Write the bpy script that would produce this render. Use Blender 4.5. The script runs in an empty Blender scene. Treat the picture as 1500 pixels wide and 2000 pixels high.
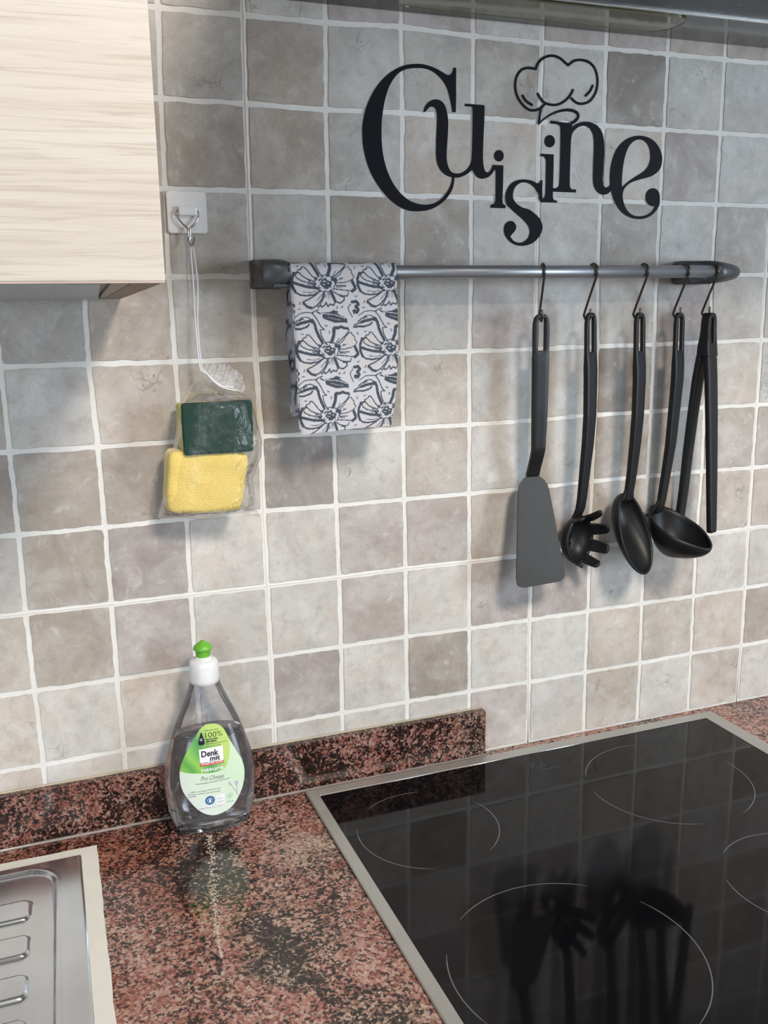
import bpy, bmesh, math, random, json
import numpy as np
from mathutils import Vector, Matrix, noise
from mathutils.geometry import tessellate_polygon
random.seed(7)
scene = bpy.context.scene
COL = scene.collection

# ------------------------------------------------------------------ camera, world, lights, exposure
cam_d = bpy.data.cameras.new('camera'); cam = bpy.data.objects.new('camera', cam_d); COL.objects.link(cam)
cam_d.sensor_fit = 'VERTICAL'; cam_d.sensor_height = 36.0; cam_d.lens = 36.0 * 1853.0 / 2000.0
cam_d.clip_start = 0.02
_R = [(0.93406482, -0.35679291, -0.01489056), (-0.08943173, -0.19335102, -0.97704521), (0.34572370, 0.91395525, -0.21251099)]
cam.matrix_world = Matrix(((_R[0][0], -_R[1][0], -_R[2][0], -0.23491), (_R[0][1], -_R[1][1], -_R[2][1], -0.99109),
                           (_R[0][2], -_R[1][2], -_R[2][2], 0.55100), (0, 0, 0, 1)))
scene.camera = cam
scene.view_settings.view_transform = 'Standard'; scene.view_settings.look = 'None'
scene.view_settings.gamma = 1.0; scene.view_settings.use_curve_mapping = False
scene.view_settings.exposure = -0.14
scene.cycles.transparent_max_bounces = 24; scene.cycles.max_bounces = 16; scene.cycles.transmission_bounces = 12
w = bpy.data.worlds.new('room_light'); scene.world = w; w.use_nodes = True
w.node_tree.nodes['Background'].inputs[0].default_value = (1.0, 0.95, 0.90, 1)
w.node_tree.nodes['Background'].inputs[1].default_value = 0.25

def area(name, loc, target, size, power, color, size_y=None):
    d = bpy.data.lights.new(name, 'AREA'); o = bpy.data.objects.new(name, d); COL.objects.link(o)
    d.energy = power; d.color = color; d.size = size
    if size_y: d.shape = 'RECTANGLE'; d.size_y = size_y
    o.location = loc
    o.rotation_euler = (Vector(target) - Vector(loc)).to_track_quat('-Z', 'Y').to_euler()
    return o
area('window_right_light', (2.35, -2.05, 0.62), (0.2, 0, 0.4), 0.65, 52, (0.74, 0.87, 1.0), 0.9)
area('window_left_light', (-1.15, -2.1, 0.62), (0.2, 0, 0.4), 0.7, 20, (0.74, 0.87, 1.0), 1.0)
area('ceiling_lamp_light', (0.35, -1.75, 1.72), (0.1, 0, 0.25), 0.36, 46, (1.0, 0.90, 0.79))

# ------------------------------------------------------------------ helpers
DATA = {
 'letters': {
  'C': [[(0.22984, 0.79812), (0.22681, 0.7981), (0.2263, 0.796), (0.22569, 0.79405), (0.22486, 0.79247), (0.22378, 0.79127), (0.22064, 0.79021), (0.21856, 0.79074),
 (0.21617, 0.79172), (0.21353, 0.7929), (0.21061, 0.79418), (0.20743, 0.79542), (0.20397, 0.79657), (0.20018, 0.79758), (0.19627, 0.79839), (0.19243, 0.79888),
 (0.1886, 0.79908), (0.18478, 0.79894), (0.18096, 0.79856), (0.17716, 0.79805), (0.17336, 0.79729), (0.16956, 0.79617), (0.16577, 0.79474), (0.16199, 0.79302),
 (0.1582, 0.79098), (0.15439, 0.78859), (0.15064, 0.78585), (0.14706, 0.78278), (0.14361, 0.77938), (0.14026, 0.7756), (0.1371, 0.77156), (0.13424, 0.7673),
 (0.13164, 0.76288), (0.12927, 0.75835), (0.12723, 0.75379), (0.12566, 0.74931), (0.1244, 0.74478), (0.1233, 0.74002), (0.12251, 0.73533), (0.12217, 0.73115),
 (0.12212, 0.72686), (0.12221, 0.72174), (0.12254, 0.7165), (0.12319, 0.7118), (0.12416, 0.7071), (0.1255, 0.70192), (0.12716, 0.69674), (0.12907, 0.69191),
 (0.13127, 0.68731), (0.13375, 0.68297), (0.13651, 0.67881), (0.13959, 0.6747), (0.14289, 0.67076), (0.1463, 0.66705), (0.14987, 0.66364), (0.15364, 0.66061),
 (0.15749, 0.65794), (0.16126, 0.65563), (0.16518, 0.65368), (0.16961, 0.65206), (0.17405, 0.6509), (0.17796, 0.65042), (0.18189, 0.65036), (0.18632, 0.65049),
 (0.1909, 0.65093), (0.1955, 0.65172), (0.19998, 0.6529), (0.20404, 0.6545), (0.20796, 0.65656), (0.21211, 0.65924), (0.21598, 0.66223), (0.2191, 0.66523),
 (0.22172, 0.66835), (0.22399, 0.67162), (0.22575, 0.67494), (0.22682, 0.67825), (0.22747, 0.68146), (0.22783, 0.6844), (0.22804, 0.68724), (0.22517, 0.68715),
 (0.22499, 0.68484), (0.2246, 0.68237), (0.22366, 0.67944), (0.2223, 0.67634), (0.22051, 0.6733), (0.21828, 0.67026), (0.21559, 0.66708), (0.21255, 0.66414),
 (0.20919, 0.66181), (0.20569, 0.66), (0.20235, 0.6588), (0.19887, 0.65806), (0.19497, 0.65759), (0.19095, 0.65749), (0.18701, 0.6578), (0.18308, 0.6585),
 (0.1791, 0.65961), (0.17527, 0.66109), (0.17188, 0.66288), (0.16864, 0.66507), (0.16528, 0.66775), (0.16207, 0.67078), (0.15922, 0.67402), (0.15665, 0.67745),
 (0.15441, 0.68094), (0.15237, 0.6846), (0.15042, 0.68855), (0.14868, 0.69269), (0.14727, 0.69688), (0.1461, 0.70125), (0.14509, 0.70594), (0.1443, 0.71075),
 (0.14378, 0.71549), (0.14348, 0.72024), (0.14338, 0.72498), (0.14343, 0.72972), (0.14354, 0.73452), (0.1438, 0.73919), (0.14426, 0.74345), (0.1449, 0.74772),
 (0.14574, 0.7524), (0.14677, 0.7572), (0.14802, 0.76201), (0.14949, 0.76671), (0.15122, 0.77119), (0.15316, 0.77532), (0.15527, 0.77892), (0.15754, 0.78212),
 (0.15993, 0.78503), (0.16245, 0.78755), (0.165, 0.78953), (0.16789, 0.79116), (0.17148, 0.79259), (0.17549, 0.79372), (0.17977, 0.79444), (0.1842, 0.79486),
 (0.18864, 0.79509), (0.19295, 0.79498), (0.19693, 0.79437), (0.20064, 0.79333), (0.20413, 0.79181), (0.20727, 0.79), (0.2099, 0.78813), (0.21226, 0.78607),
 (0.21459, 0.78373), (0.21672, 0.78113), (0.21853, 0.77827), (0.22007, 0.77514), (0.2213, 0.77166), (0.22232, 0.7681), (0.22322, 0.76477), (0.22401, 0.76148),
 (0.22477, 0.75783), (0.22537, 0.75482), (0.22571, 0.75339), (0.22945, 0.75359), (0.22988, 0.77142)]],
  'u': [[(0.1919, 0.75113), (0.19213, 0.75353), (0.19271, 0.75558), (0.19382, 0.7579), (0.19581, 0.76029), (0.19828, 0.76244), (0.20099, 0.76397), (0.20384, 0.76494),
 (0.2067, 0.76525), (0.20942, 0.76497), (0.21179, 0.76416), (0.21389, 0.76284), (0.21573, 0.76102), (0.21725, 0.75871), (0.21834, 0.75586), (0.21916, 0.75256),
 (0.21989, 0.74889), (0.22039, 0.74491), (0.22051, 0.74068), (0.22039, 0.73619), (0.22009, 0.73138), (0.2197, 0.72644), (0.21928, 0.72149), (0.2189, 0.71665),
 (0.21862, 0.71206), (0.21855, 0.70783), (0.21884, 0.70422), (0.21945, 0.70098), (0.22043, 0.69785), (0.22173, 0.69515), (0.2233, 0.69317), (0.22517, 0.6918),
 (0.22732, 0.69114), (0.22976, 0.69096), (0.23256, 0.69097), (0.23552, 0.69145), (0.23847, 0.69262), (0.24129, 0.69432), (0.2438, 0.69643), (0.24591, 0.69895),
 (0.24742, 0.7017), (0.24843, 0.70499), (0.24889, 0.70906), (0.24908, 0.71393), (0.24929, 0.72098), (0.24946, 0.72873), (0.24962, 0.73616), (0.24973, 0.74345),
 (0.24974, 0.75099), (0.24965, 0.75708), (0.24941, 0.75876), (0.24906, 0.76025), (0.2407, 0.76028), (0.24046, 0.76288), (0.26289, 0.76266), (0.26406, 0.76127),
 (0.26386, 0.75256), (0.26362, 0.74413), (0.26328, 0.73646), (0.26293, 0.72933), (0.26264, 0.72259), (0.26245, 0.71645), (0.26239, 0.71117), (0.26253, 0.70651),
 (0.26298, 0.70219), (0.26365, 0.69856), (0.26448, 0.696), (0.26557, 0.69412), (0.26841, 0.69291), (0.27146, 0.69482), (0.27277, 0.69686), (0.27378, 0.69891),
 (0.27435, 0.70094), (0.27755, 0.70005), (0.27759, 0.69703), (0.27587, 0.69465), (0.27408, 0.69239), (0.27214, 0.6904), (0.26998, 0.68874), (0.26737, 0.68755),
 (0.26469, 0.68677), (0.2623, 0.68637), (0.25999, 0.68642), (0.25755, 0.68701), (0.25529, 0.68808), (0.25351, 0.68974), (0.252, 0.69168), (0.25066, 0.69361),
 (0.24941, 0.69558), (0.24717, 0.69362), (0.24478, 0.69175), (0.24196, 0.69003), (0.23899, 0.68857), (0.23618, 0.6875), (0.23322, 0.6868), (0.22984, 0.68649),
 (0.22632, 0.68659), (0.2228, 0.68716), (0.21944, 0.68816), (0.21645, 0.68956), (0.21375, 0.69143), (0.21128, 0.69384), (0.20922, 0.69669), (0.20774, 0.69986),
 (0.20675, 0.70347), (0.20625, 0.7075), (0.20611, 0.71223), (0.20621, 0.71917), (0.2065, 0.72683), (0.20694, 0.73453), (0.20733, 0.74136), (0.20745, 0.74553),
 (0.20736, 0.74906), (0.20696, 0.75222), (0.20626, 0.75476), (0.20515, 0.75643), (0.20381, 0.7575), (0.20103, 0.75782), (0.19936, 0.75722), (0.19769, 0.75621),
 (0.19627, 0.75473), (0.1949, 0.7532), (0.19341, 0.7521)]],
  'i': [[(0.27408, 0.70134), (0.28773, 0.70132), (0.28774, 0.69371), (0.28769, 0.68597), (0.28743, 0.67738), (0.28719, 0.66969), (0.28711, 0.66502), (0.28729, 0.66153),
 (0.28888, 0.65951), (0.29129, 0.65915), (0.29074, 0.65576), (0.27253, 0.6558), (0.27273, 0.65937), (0.2763, 0.66006), (0.27806, 0.66234), (0.27844, 0.66543),
 (0.27858, 0.66948), (0.27866, 0.67741), (0.27863, 0.68569), (0.27854, 0.69146), (0.27828, 0.69576), (0.27707, 0.69824), (0.27411, 0.69844)], [(0.28819, 0.71138), (0.28806, 0.71004), (0.28763, 0.70875), (0.28694, 0.70758), (0.28601, 0.7066), (0.28489, 0.70584), (0.28364, 0.70535), (0.28232, 0.70515),
 (0.281, 0.70525), (0.27974, 0.70565), (0.27861, 0.70632), (0.27767, 0.70724), (0.27695, 0.70835), (0.2765, 0.7096), (0.27634, 0.71093), (0.27647, 0.71227),
 (0.27689, 0.71355), (0.27758, 0.71472), (0.27851, 0.7157), (0.27962, 0.71646), (0.28086, 0.71695), (0.28218, 0.71715), (0.2835, 0.71706), (0.28475, 0.71666),
 (0.28589, 0.71599), (0.28684, 0.71508), (0.28756, 0.71397), (0.28802, 0.71272)]],
  's': [[(0.33774, 0.68696), (0.33552, 0.6871), (0.33476, 0.68542), (0.33386, 0.68406), (0.33104, 0.68357), (0.32846, 0.68456), (0.32547, 0.68577), (0.32251, 0.68652),
 (0.31933, 0.68702), (0.31574, 0.68727), (0.31202, 0.68721), (0.30838, 0.68684), (0.30477, 0.68597), (0.30102, 0.6844), (0.29759, 0.6822), (0.29491, 0.67929),
 (0.29286, 0.67595), (0.29146, 0.67248), (0.2908, 0.66876), (0.29113, 0.66444), (0.29212, 0.66061), (0.29345, 0.6588), (0.29537, 0.65731), (0.29899, 0.65442),
 (0.30335, 0.65115), (0.30796, 0.64803), (0.31253, 0.64478), (0.31678, 0.64119), (0.3202, 0.63755), (0.32203, 0.63414), (0.32262, 0.63078), (0.32209, 0.62723),
 (0.32046, 0.62395), (0.31756, 0.62129), (0.31413, 0.6194), (0.31093, 0.61867), (0.30775, 0.61877), (0.30452, 0.61949), (0.30157, 0.62085), (0.29937, 0.62291),
 (0.29743, 0.62526), (0.29858, 0.62657), (0.29987, 0.62799), (0.30184, 0.62984), (0.30366, 0.63191), (0.30473, 0.63408), (0.30495, 0.63636), (0.30385, 0.63896),
 (0.30193, 0.64114), (0.29946, 0.64214), (0.29672, 0.64221), (0.29396, 0.64125), (0.29159, 0.63944), (0.29009, 0.63682), (0.28942, 0.63365), (0.28962, 0.63015),
 (0.29086, 0.62654), (0.29355, 0.62299), (0.29706, 0.61984), (0.3008, 0.61755), (0.30506, 0.61602), (0.30999, 0.61523), (0.31535, 0.61532), (0.32122, 0.61644),
 (0.32679, 0.61853), (0.33121, 0.62178), (0.33473, 0.62565), (0.33744, 0.62972), (0.33894, 0.63391), (0.33862, 0.63813), (0.33713, 0.64208), (0.33504, 0.64524),
 (0.33191, 0.6482), (0.32691, 0.65185), (0.32145, 0.65496), (0.31682, 0.65611), (0.31257, 0.65693), (0.30859, 0.65872), (0.30519, 0.66089), (0.3026, 0.66334),
 (0.30086, 0.66593), (0.30014, 0.66841), (0.30017, 0.67104), (0.30069, 0.67415), (0.30189, 0.67722), (0.30396, 0.67983), (0.30665, 0.68195), (0.30977, 0.68344),
 (0.31329, 0.68418), (0.31729, 0.68391), (0.32124, 0.68288), (0.32453, 0.68124), (0.32745, 0.67894), (0.33017, 0.67589), (0.33252, 0.67237), (0.33427, 0.6686),
 (0.33579, 0.66468), (0.33829, 0.6637), (0.33748, 0.67715)]],
  'j': [[(0.33479, 0.7155), (0.35157, 0.71528), (0.35172, 0.69968), (0.35158, 0.67975), (0.35149, 0.67366), (0.35161, 0.66861), (0.35329, 0.66586), (0.35516, 0.66563),
 (0.35732, 0.66573), (0.35712, 0.66315), (0.33626, 0.66324), (0.33323, 0.66817), (0.33615, 0.66824), (0.33858, 0.66663), (0.34093, 0.66836), (0.34167, 0.67168),
 (0.34207, 0.67616), (0.34206, 0.68468), (0.34191, 0.69385), (0.34196, 0.70127), (0.34185, 0.70703), (0.34131, 0.70951), (0.34042, 0.71135), (0.33815, 0.71269),
 (0.33486, 0.71278)], [(0.35279, 0.72943), (0.35266, 0.72797), (0.3522, 0.72657), (0.35143, 0.72529), (0.35038, 0.72421), (0.34912, 0.72338), (0.34771, 0.72284), (0.34622, 0.72261),
 (0.34472, 0.72271), (0.34328, 0.72314), (0.34199, 0.72386), (0.3409, 0.72485), (0.34007, 0.72605), (0.33954, 0.72741), (0.33934, 0.72885), (0.33948, 0.7303),
 (0.33994, 0.7317), (0.3407, 0.73297), (0.34174, 0.73404), (0.34299, 0.73487), (0.3444, 0.73542), (0.34589, 0.73565), (0.34739, 0.73555), (0.34882, 0.73514),
 (0.35012, 0.73442), (0.35121, 0.73343), (0.35205, 0.73223), (0.35258, 0.73088)]],
  'n': [[(0.34642, 0.75093), (0.34991, 0.75089), (0.35367, 0.75075), (0.35803, 0.75021), (0.36297, 0.74969), (0.3688, 0.7496), (0.37499, 0.74963), (0.37421, 0.74447),
 (0.37642, 0.74654), (0.37812, 0.74783), (0.38037, 0.74913), (0.38344, 0.75034), (0.38703, 0.75132), (0.39098, 0.75191), (0.39512, 0.75204), (0.39934, 0.75151),
 (0.40334, 0.75047), (0.40668, 0.74917), (0.40961, 0.74725), (0.41237, 0.7444), (0.41467, 0.74086), (0.41628, 0.73671), (0.41736, 0.7321), (0.41796, 0.72726),
 (0.41818, 0.7221), (0.41814, 0.71665), (0.41794, 0.7109), (0.41769, 0.70458), (0.41747, 0.69852), (0.41733, 0.69358), (0.41741, 0.68949), (0.41779, 0.68632),
 (0.41861, 0.68386), (0.42011, 0.68226), (0.42192, 0.68146), (0.42538, 0.68235), (0.42689, 0.68368), (0.42834, 0.68527), (0.4297, 0.67962), (0.42846, 0.67779),
 (0.42704, 0.67613), (0.42516, 0.67486), (0.42292, 0.67397), (0.42023, 0.67352), (0.41734, 0.67361), (0.41444, 0.67437), (0.41169, 0.67574), (0.40931, 0.67773),
 (0.40736, 0.68015), (0.40599, 0.68273), (0.40507, 0.68574), (0.40458, 0.68933), (0.40437, 0.6936), (0.40427, 0.69998), (0.40428, 0.70705), (0.40439, 0.7139),
 (0.40447, 0.72044), (0.40437, 0.72634), (0.40405, 0.73153), (0.40342, 0.73572), (0.4024, 0.73919), (0.40079, 0.74217), (0.39879, 0.74454), (0.39647, 0.74628),
 (0.39393, 0.74738), (0.39125, 0.74775), (0.38851, 0.74756), (0.38583, 0.74701), (0.38316, 0.74599), (0.3804, 0.74441), (0.3779, 0.74246), (0.37603, 0.74032),
 (0.37468, 0.73793), (0.37389, 0.73538), (0.37351, 0.73241), (0.37331, 0.72643), (0.37325, 0.71921), (0.37321, 0.71162), (0.37319, 0.70373), (0.37312, 0.69547),
 (0.37313, 0.68816), (0.37331, 0.6837), (0.37378, 0.68036), (0.37587, 0.6784), (0.37856, 0.67825), (0.38173, 0.67833), (0.38184, 0.67497), (0.3517, 0.67508),
 (0.35187, 0.67887), (0.35418, 0.67903), (0.35628, 0.67932), (0.35892, 0.68084), (0.3595, 0.68287), (0.35973, 0.68554), (0.35998, 0.69201), (0.36013, 0.69996),
 (0.36019, 0.7081), (0.3602, 0.71649), (0.36019, 0.72506), (0.36013, 0.73291), (0.36004, 0.73914), (0.35982, 0.74379), (0.35882, 0.74645), (0.35574, 0.7476),
 (0.3515, 0.74771), (0.3465, 0.74769)]],
  'e': [[(0.42873, 0.70905), (0.43022, 0.71416), (0.4322, 0.7193), (0.43453, 0.72353), (0.43744, 0.72736), (0.44121, 0.73113), (0.44554, 0.73444), (0.45025, 0.73696),
 (0.45519, 0.73879), (0.46009, 0.73989), (0.46503, 0.74035), (0.47001, 0.74033), (0.47504, 0.73967), (0.48031, 0.73828), (0.48527, 0.73616), (0.4894, 0.73318),
 (0.49285, 0.72966), (0.49564, 0.72584), (0.49764, 0.72185), (0.49864, 0.71787), (0.49882, 0.71386), (0.49838, 0.70967), (0.4971, 0.70574), (0.49477, 0.70253),
 (0.4916, 0.69979), (0.48765, 0.69743), (0.48313, 0.69549), (0.47824, 0.69408), (0.47316, 0.69288), (0.4681, 0.69162), (0.46324, 0.69029), (0.4588, 0.68887),
 (0.45482, 0.68717), (0.45137, 0.68489), (0.44864, 0.68242), (0.44697, 0.68015), (0.44602, 0.67777), (0.44552, 0.67503), (0.44557, 0.67202), (0.44617, 0.66866),
 (0.44731, 0.66516), (0.44894, 0.66166), (0.45119, 0.65831), (0.45433, 0.65519), (0.4579, 0.65265), (0.46143, 0.65118), (0.46521, 0.65045), (0.46951, 0.65027),
 (0.47388, 0.6506), (0.47798, 0.6513), (0.48178, 0.6525), (0.48524, 0.65439), (0.48813, 0.65671), (0.49, 0.65931), (0.49149, 0.66205), (0.4881, 0.66216),
 (0.48488, 0.66273), (0.48192, 0.66456), (0.47956, 0.66704), (0.47824, 0.66982), (0.47781, 0.6728), (0.47829, 0.67586), (0.47968, 0.67864), (0.48219, 0.68085),
 (0.48529, 0.68227), (0.48864, 0.68254), (0.49186, 0.68187), (0.49448, 0.6803), (0.49647, 0.67792), (0.49758, 0.67471), (0.49803, 0.67096), (0.49807, 0.66683),
 (0.49732, 0.66276), (0.49533, 0.65931), (0.49254, 0.65621), (0.48936, 0.65332), (0.48552, 0.65081), (0.4807, 0.64875), (0.4755, 0.64736), (0.47044, 0.64692),
 (0.46537, 0.64719), (0.46019, 0.64799), (0.45519, 0.64934), (0.45062, 0.65118), (0.44641, 0.65359), (0.44253, 0.65668), (0.439, 0.66037), (0.43575, 0.66468),
 (0.43295, 0.66942), (0.43071, 0.67444), (0.429, 0.6796), (0.42782, 0.68462), (0.42717, 0.68978), (0.42708, 0.69558), (0.42739, 0.7011), (0.42786, 0.70514)], 'hole', [(0.44439, 0.6823), (0.44398, 0.685), (0.44371, 0.68799), (0.44372, 0.69319), (0.44404, 0.69939), (0.44468, 0.70615), (0.44582, 0.71305), (0.44769, 0.71972),
 (0.45017, 0.72564), (0.45327, 0.73004), (0.45687, 0.73324), (0.46102, 0.73526), (0.46524, 0.73619), (0.46898, 0.7361), (0.47242, 0.73504), (0.47566, 0.73303),
 (0.4784, 0.73019), (0.4804, 0.72648), (0.48169, 0.72236), (0.48227, 0.71832), (0.48212, 0.71439), (0.48123, 0.71078), (0.47961, 0.70743), (0.47725, 0.70435),
 (0.47415, 0.70152), (0.47024, 0.69907), (0.46579, 0.69667), (0.46083, 0.69394), (0.45606, 0.69122), (0.4523, 0.68875), (0.44917, 0.68644), (0.44665, 0.68433)]],
  'hat': [[(0.32659, 0.80337), (0.32406, 0.80363), (0.32046, 0.80394), (0.31702, 0.8039), (0.31408, 0.80341), (0.31128, 0.80256), (0.30875, 0.8012), (0.30648, 0.79924),
 (0.30449, 0.79677), (0.30296, 0.794), (0.30196, 0.79091), (0.30142, 0.78751), (0.30135, 0.78414), (0.30173, 0.78086), (0.30257, 0.77761), (0.30388, 0.77449),
 (0.30574, 0.77144), (0.30806, 0.76853), (0.31058, 0.766), (0.31332, 0.7639), (0.31626, 0.7622), (0.31907, 0.76101), (0.32158, 0.76045), (0.32395, 0.76042),
 (0.32631, 0.7607), (0.32878, 0.76126), (0.33126, 0.76215), (0.33352, 0.76328), (0.33564, 0.76489), (0.33756, 0.76674), (0.33888, 0.76806)], [(0.32659, 0.80337), (0.32735, 0.80527), (0.32849, 0.80796), (0.33003, 0.81045), (0.33203, 0.81247), (0.33444, 0.8143), (0.33712, 0.81583), (0.34013, 0.81708),
 (0.34341, 0.81802), (0.34672, 0.81847), (0.35005, 0.81831), (0.3534, 0.81766), (0.35649, 0.81671), (0.35929, 0.81536), (0.36183, 0.81371), (0.36396, 0.8123),
 (0.36546, 0.81141), (0.36679, 0.81063), (0.36771, 0.81008)], [(0.36771, 0.81008), (0.36953, 0.81149), (0.37217, 0.81345), (0.37495, 0.81504), (0.37767, 0.81593), (0.38054, 0.81644), (0.38356, 0.81663), (0.38688, 0.81655),
 (0.39035, 0.81615), (0.39357, 0.81534), (0.39643, 0.81409), (0.39904, 0.81244), (0.40128, 0.81037), (0.40311, 0.80775), (0.40458, 0.8047), (0.40564, 0.80162),
 (0.40626, 0.79864), (0.40647, 0.79563), (0.40637, 0.7926), (0.40602, 0.78951), (0.40535, 0.78639), (0.40419, 0.78336), (0.40238, 0.7803), (0.40008, 0.77732),
 (0.39755, 0.77487), (0.39481, 0.77313), (0.39184, 0.77191), (0.38887, 0.77114), (0.3859, 0.77076), (0.38293, 0.77081), (0.38009, 0.77136), (0.37718, 0.77274),
 (0.3744, 0.77461), (0.37247, 0.77596)], [(0.32956, 0.77796), (0.33112, 0.77597), (0.33338, 0.77319), (0.33577, 0.77088), (0.33805, 0.7695), (0.34047, 0.7686), (0.34314, 0.768), (0.34628, 0.76763),
 (0.34968, 0.76756), (0.35294, 0.76784), (0.35593, 0.76851), (0.35877, 0.76953), (0.36148, 0.77082), (0.36411, 0.77246), (0.36659, 0.77436), (0.36874, 0.77625),
 (0.37046, 0.7781), (0.37183, 0.77993), (0.37291, 0.78151), (0.37361, 0.78272), (0.3741, 0.78384), (0.37443, 0.78461)], [(0.40012, 0.7907), (0.39927, 0.78902), (0.39803, 0.78665), (0.39657, 0.78443), (0.39468, 0.78252), (0.39258, 0.78077), (0.39108, 0.77956)], [(0.31078, 0.77489), (0.31185, 0.77349), (0.31342, 0.77152), (0.3153, 0.76972), (0.31779, 0.76828), (0.32058, 0.76703), (0.32258, 0.76616)], [(0.33354, 0.76228), (0.33328, 0.76016), (0.3329, 0.75715), (0.33251, 0.75424), (0.33212, 0.75155), (0.33173, 0.74897), (0.33146, 0.74717)], [(0.33063, 0.74593), (0.33265, 0.74768), (0.33555, 0.75018), (0.33864, 0.75255), (0.34173, 0.75454), (0.34501, 0.75641), (0.34829, 0.75806), (0.35153, 0.75945),
 (0.35478, 0.76062), (0.35804, 0.76159), (0.36136, 0.76239), (0.36468, 0.76299), (0.36789, 0.76332), (0.37102, 0.76333), (0.37402, 0.76307), (0.37663, 0.76258),
 (0.37878, 0.76185), (0.38052, 0.7609), (0.38172, 0.7598), (0.3823, 0.75856), (0.38232, 0.75716), (0.38185, 0.75575), (0.38077, 0.75424), (0.37919, 0.75271),
 (0.37761, 0.75147), (0.37601, 0.75064), (0.37441, 0.75009), (0.37329, 0.74973)]]},
 'grid': [[(-0.3327, 0.9983), (-0.2494, 0.9983), (-0.1657, 0.9985), (-0.0821, 0.9985), (0.0014, 0.9985), (0.0848, 0.9985), (0.1682, 0.9984), (0.2514, 0.9983),
 (0.3346, 0.9982), (0.4177, 0.9981), (0.5007, 0.998), (0.5836, 0.9978), (0.6664, 0.9977), (0.7497, 0.9977), (0.833, 0.9977)], [(-0.3327, 0.915), (-0.2494, 0.915), (-0.1657, 0.9152), (-0.0821, 0.9152), (0.0014, 0.9152), (0.0848, 0.9152), (0.1682, 0.9151), (0.2514, 0.915),
 (0.3346, 0.9149), (0.4177, 0.9148), (0.5007, 0.9147), (0.5836, 0.9145), (0.6664, 0.9144), (0.7497, 0.9144), (0.833, 0.9144)], [(-0.3327, 0.8317), (-0.2494, 0.8317), (-0.1657, 0.8319), (-0.0809, 0.831), (0.0012, 0.8308), (0.0855, 0.8311), (0.1676, 0.8337), (0.2508, 0.8314),
 (0.3349, 0.8308), (0.4175, 0.8313), (0.5013, 0.8313), (0.5827, 0.8312), (0.6664, 0.8311), (0.7497, 0.8311), (0.833, 0.8311)], [(-0.3341, 0.7488), (-0.2508, 0.7488), (-0.1671, 0.7489), (-0.0834, 0.75), (-0.0004, 0.7496), (0.0833, 0.7486), (0.168, 0.7499), (0.2505, 0.7495),
 (0.3332, 0.749), (0.4177, 0.7494), (0.5007, 0.7486), (0.5828, 0.7486), (0.6662, 0.7488), (0.7495, 0.7488), (0.8328, 0.7488)], [(-0.3349, 0.6656), (-0.2516, 0.6656), (-0.1679, 0.6658), (-0.0846, 0.6667), (-0.0009, 0.6669), (0.0831, 0.6673), (0.1671, 0.6665), (0.2492, 0.6664),
 (0.3332, 0.6662), (0.4163, 0.6664), (0.5, 0.6663), (0.5824, 0.6661), (0.6661, 0.6661), (0.7494, 0.6661), (0.8327, 0.6661)], [(-0.3352, 0.5823), (-0.2519, 0.5823), (-0.1682, 0.5825), (-0.0861, 0.5827), (-0.0017, 0.5821), (0.0826, 0.5828), (0.1661, 0.5829), (0.2495, 0.5829),
 (0.3329, 0.5829), (0.4163, 0.5829), (0.4997, 0.5829), (0.582, 0.5824), (0.666, 0.5822), (0.7496, 0.5831), (0.8329, 0.5831)], [(-0.3352, 0.499), (-0.2512, 0.4988), (-0.1699, 0.4985), (-0.0849, 0.4982), (-0.0015, 0.4979), (0.0825, 0.4995), (0.1655, 0.499), (0.2478, 0.4988),
 (0.3332, 0.4987), (0.4189, 0.4995), (0.5006, 0.4992), (0.5854, 0.5001), (0.6665, 0.5002), (0.7498, 0.4998), (0.8331, 0.4998)], [(-0.3348, 0.4157), (-0.2506, 0.4162), (-0.1674, 0.4159), (-0.0844, 0.416), (0.0008, 0.416), (0.0829, 0.4145), (0.1652, 0.4151), (0.2481, 0.4145),
 (0.333, 0.415), (0.4186, 0.4167), (0.5005, 0.4162), (0.5825, 0.4175), (0.6664, 0.4163), (0.75, 0.4164), (0.8333, 0.4164)], [(-0.3341, 0.3325), (-0.2501, 0.3327), (-0.1671, 0.3325), (-0.0834, 0.3336), (0.0001, 0.3344), (0.0833, 0.333), (0.1656, 0.3331), (0.2482, 0.3329),
 (0.3331, 0.3327), (0.4169, 0.3344), (0.4997, 0.3342), (0.5839, 0.3341), (0.6663, 0.3331), (0.7502, 0.3329), (0.8335, 0.3329)], [(-0.3333, 0.2494), (-0.2508, 0.2506), (-0.1665, 0.2498), (-0.0837, 0.2496), (0.0007, 0.2491), (0.0848, 0.2497), (0.1664, 0.2505), (0.2488, 0.2496),
 (0.3332, 0.2493), (0.4166, 0.2493), (0.5, 0.2493), (0.5814, 0.248), (0.6665, 0.2497), (0.7502, 0.2494), (0.8335, 0.2494)], [(-0.3323, 0.1665), (-0.2495, 0.1663), (-0.1667, 0.1661), (-0.0828, 0.1665), (0.0014, 0.1661), (0.0846, 0.1661), (0.1663, 0.1668), (0.2492, 0.1653),
 (0.3326, 0.1651), (0.4171, 0.1653), (0.4992, 0.1651), (0.5819, 0.1647), (0.6675, 0.166), (0.7501, 0.1659), (0.8334, 0.1659)], [(-0.3312, 0.084), (-0.2482, 0.0828), (-0.1656, 0.0842), (-0.0821, 0.0837), (0.0021, 0.0829), (0.084, 0.084), (0.1667, 0.0841), (0.2495, 0.0837),
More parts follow.
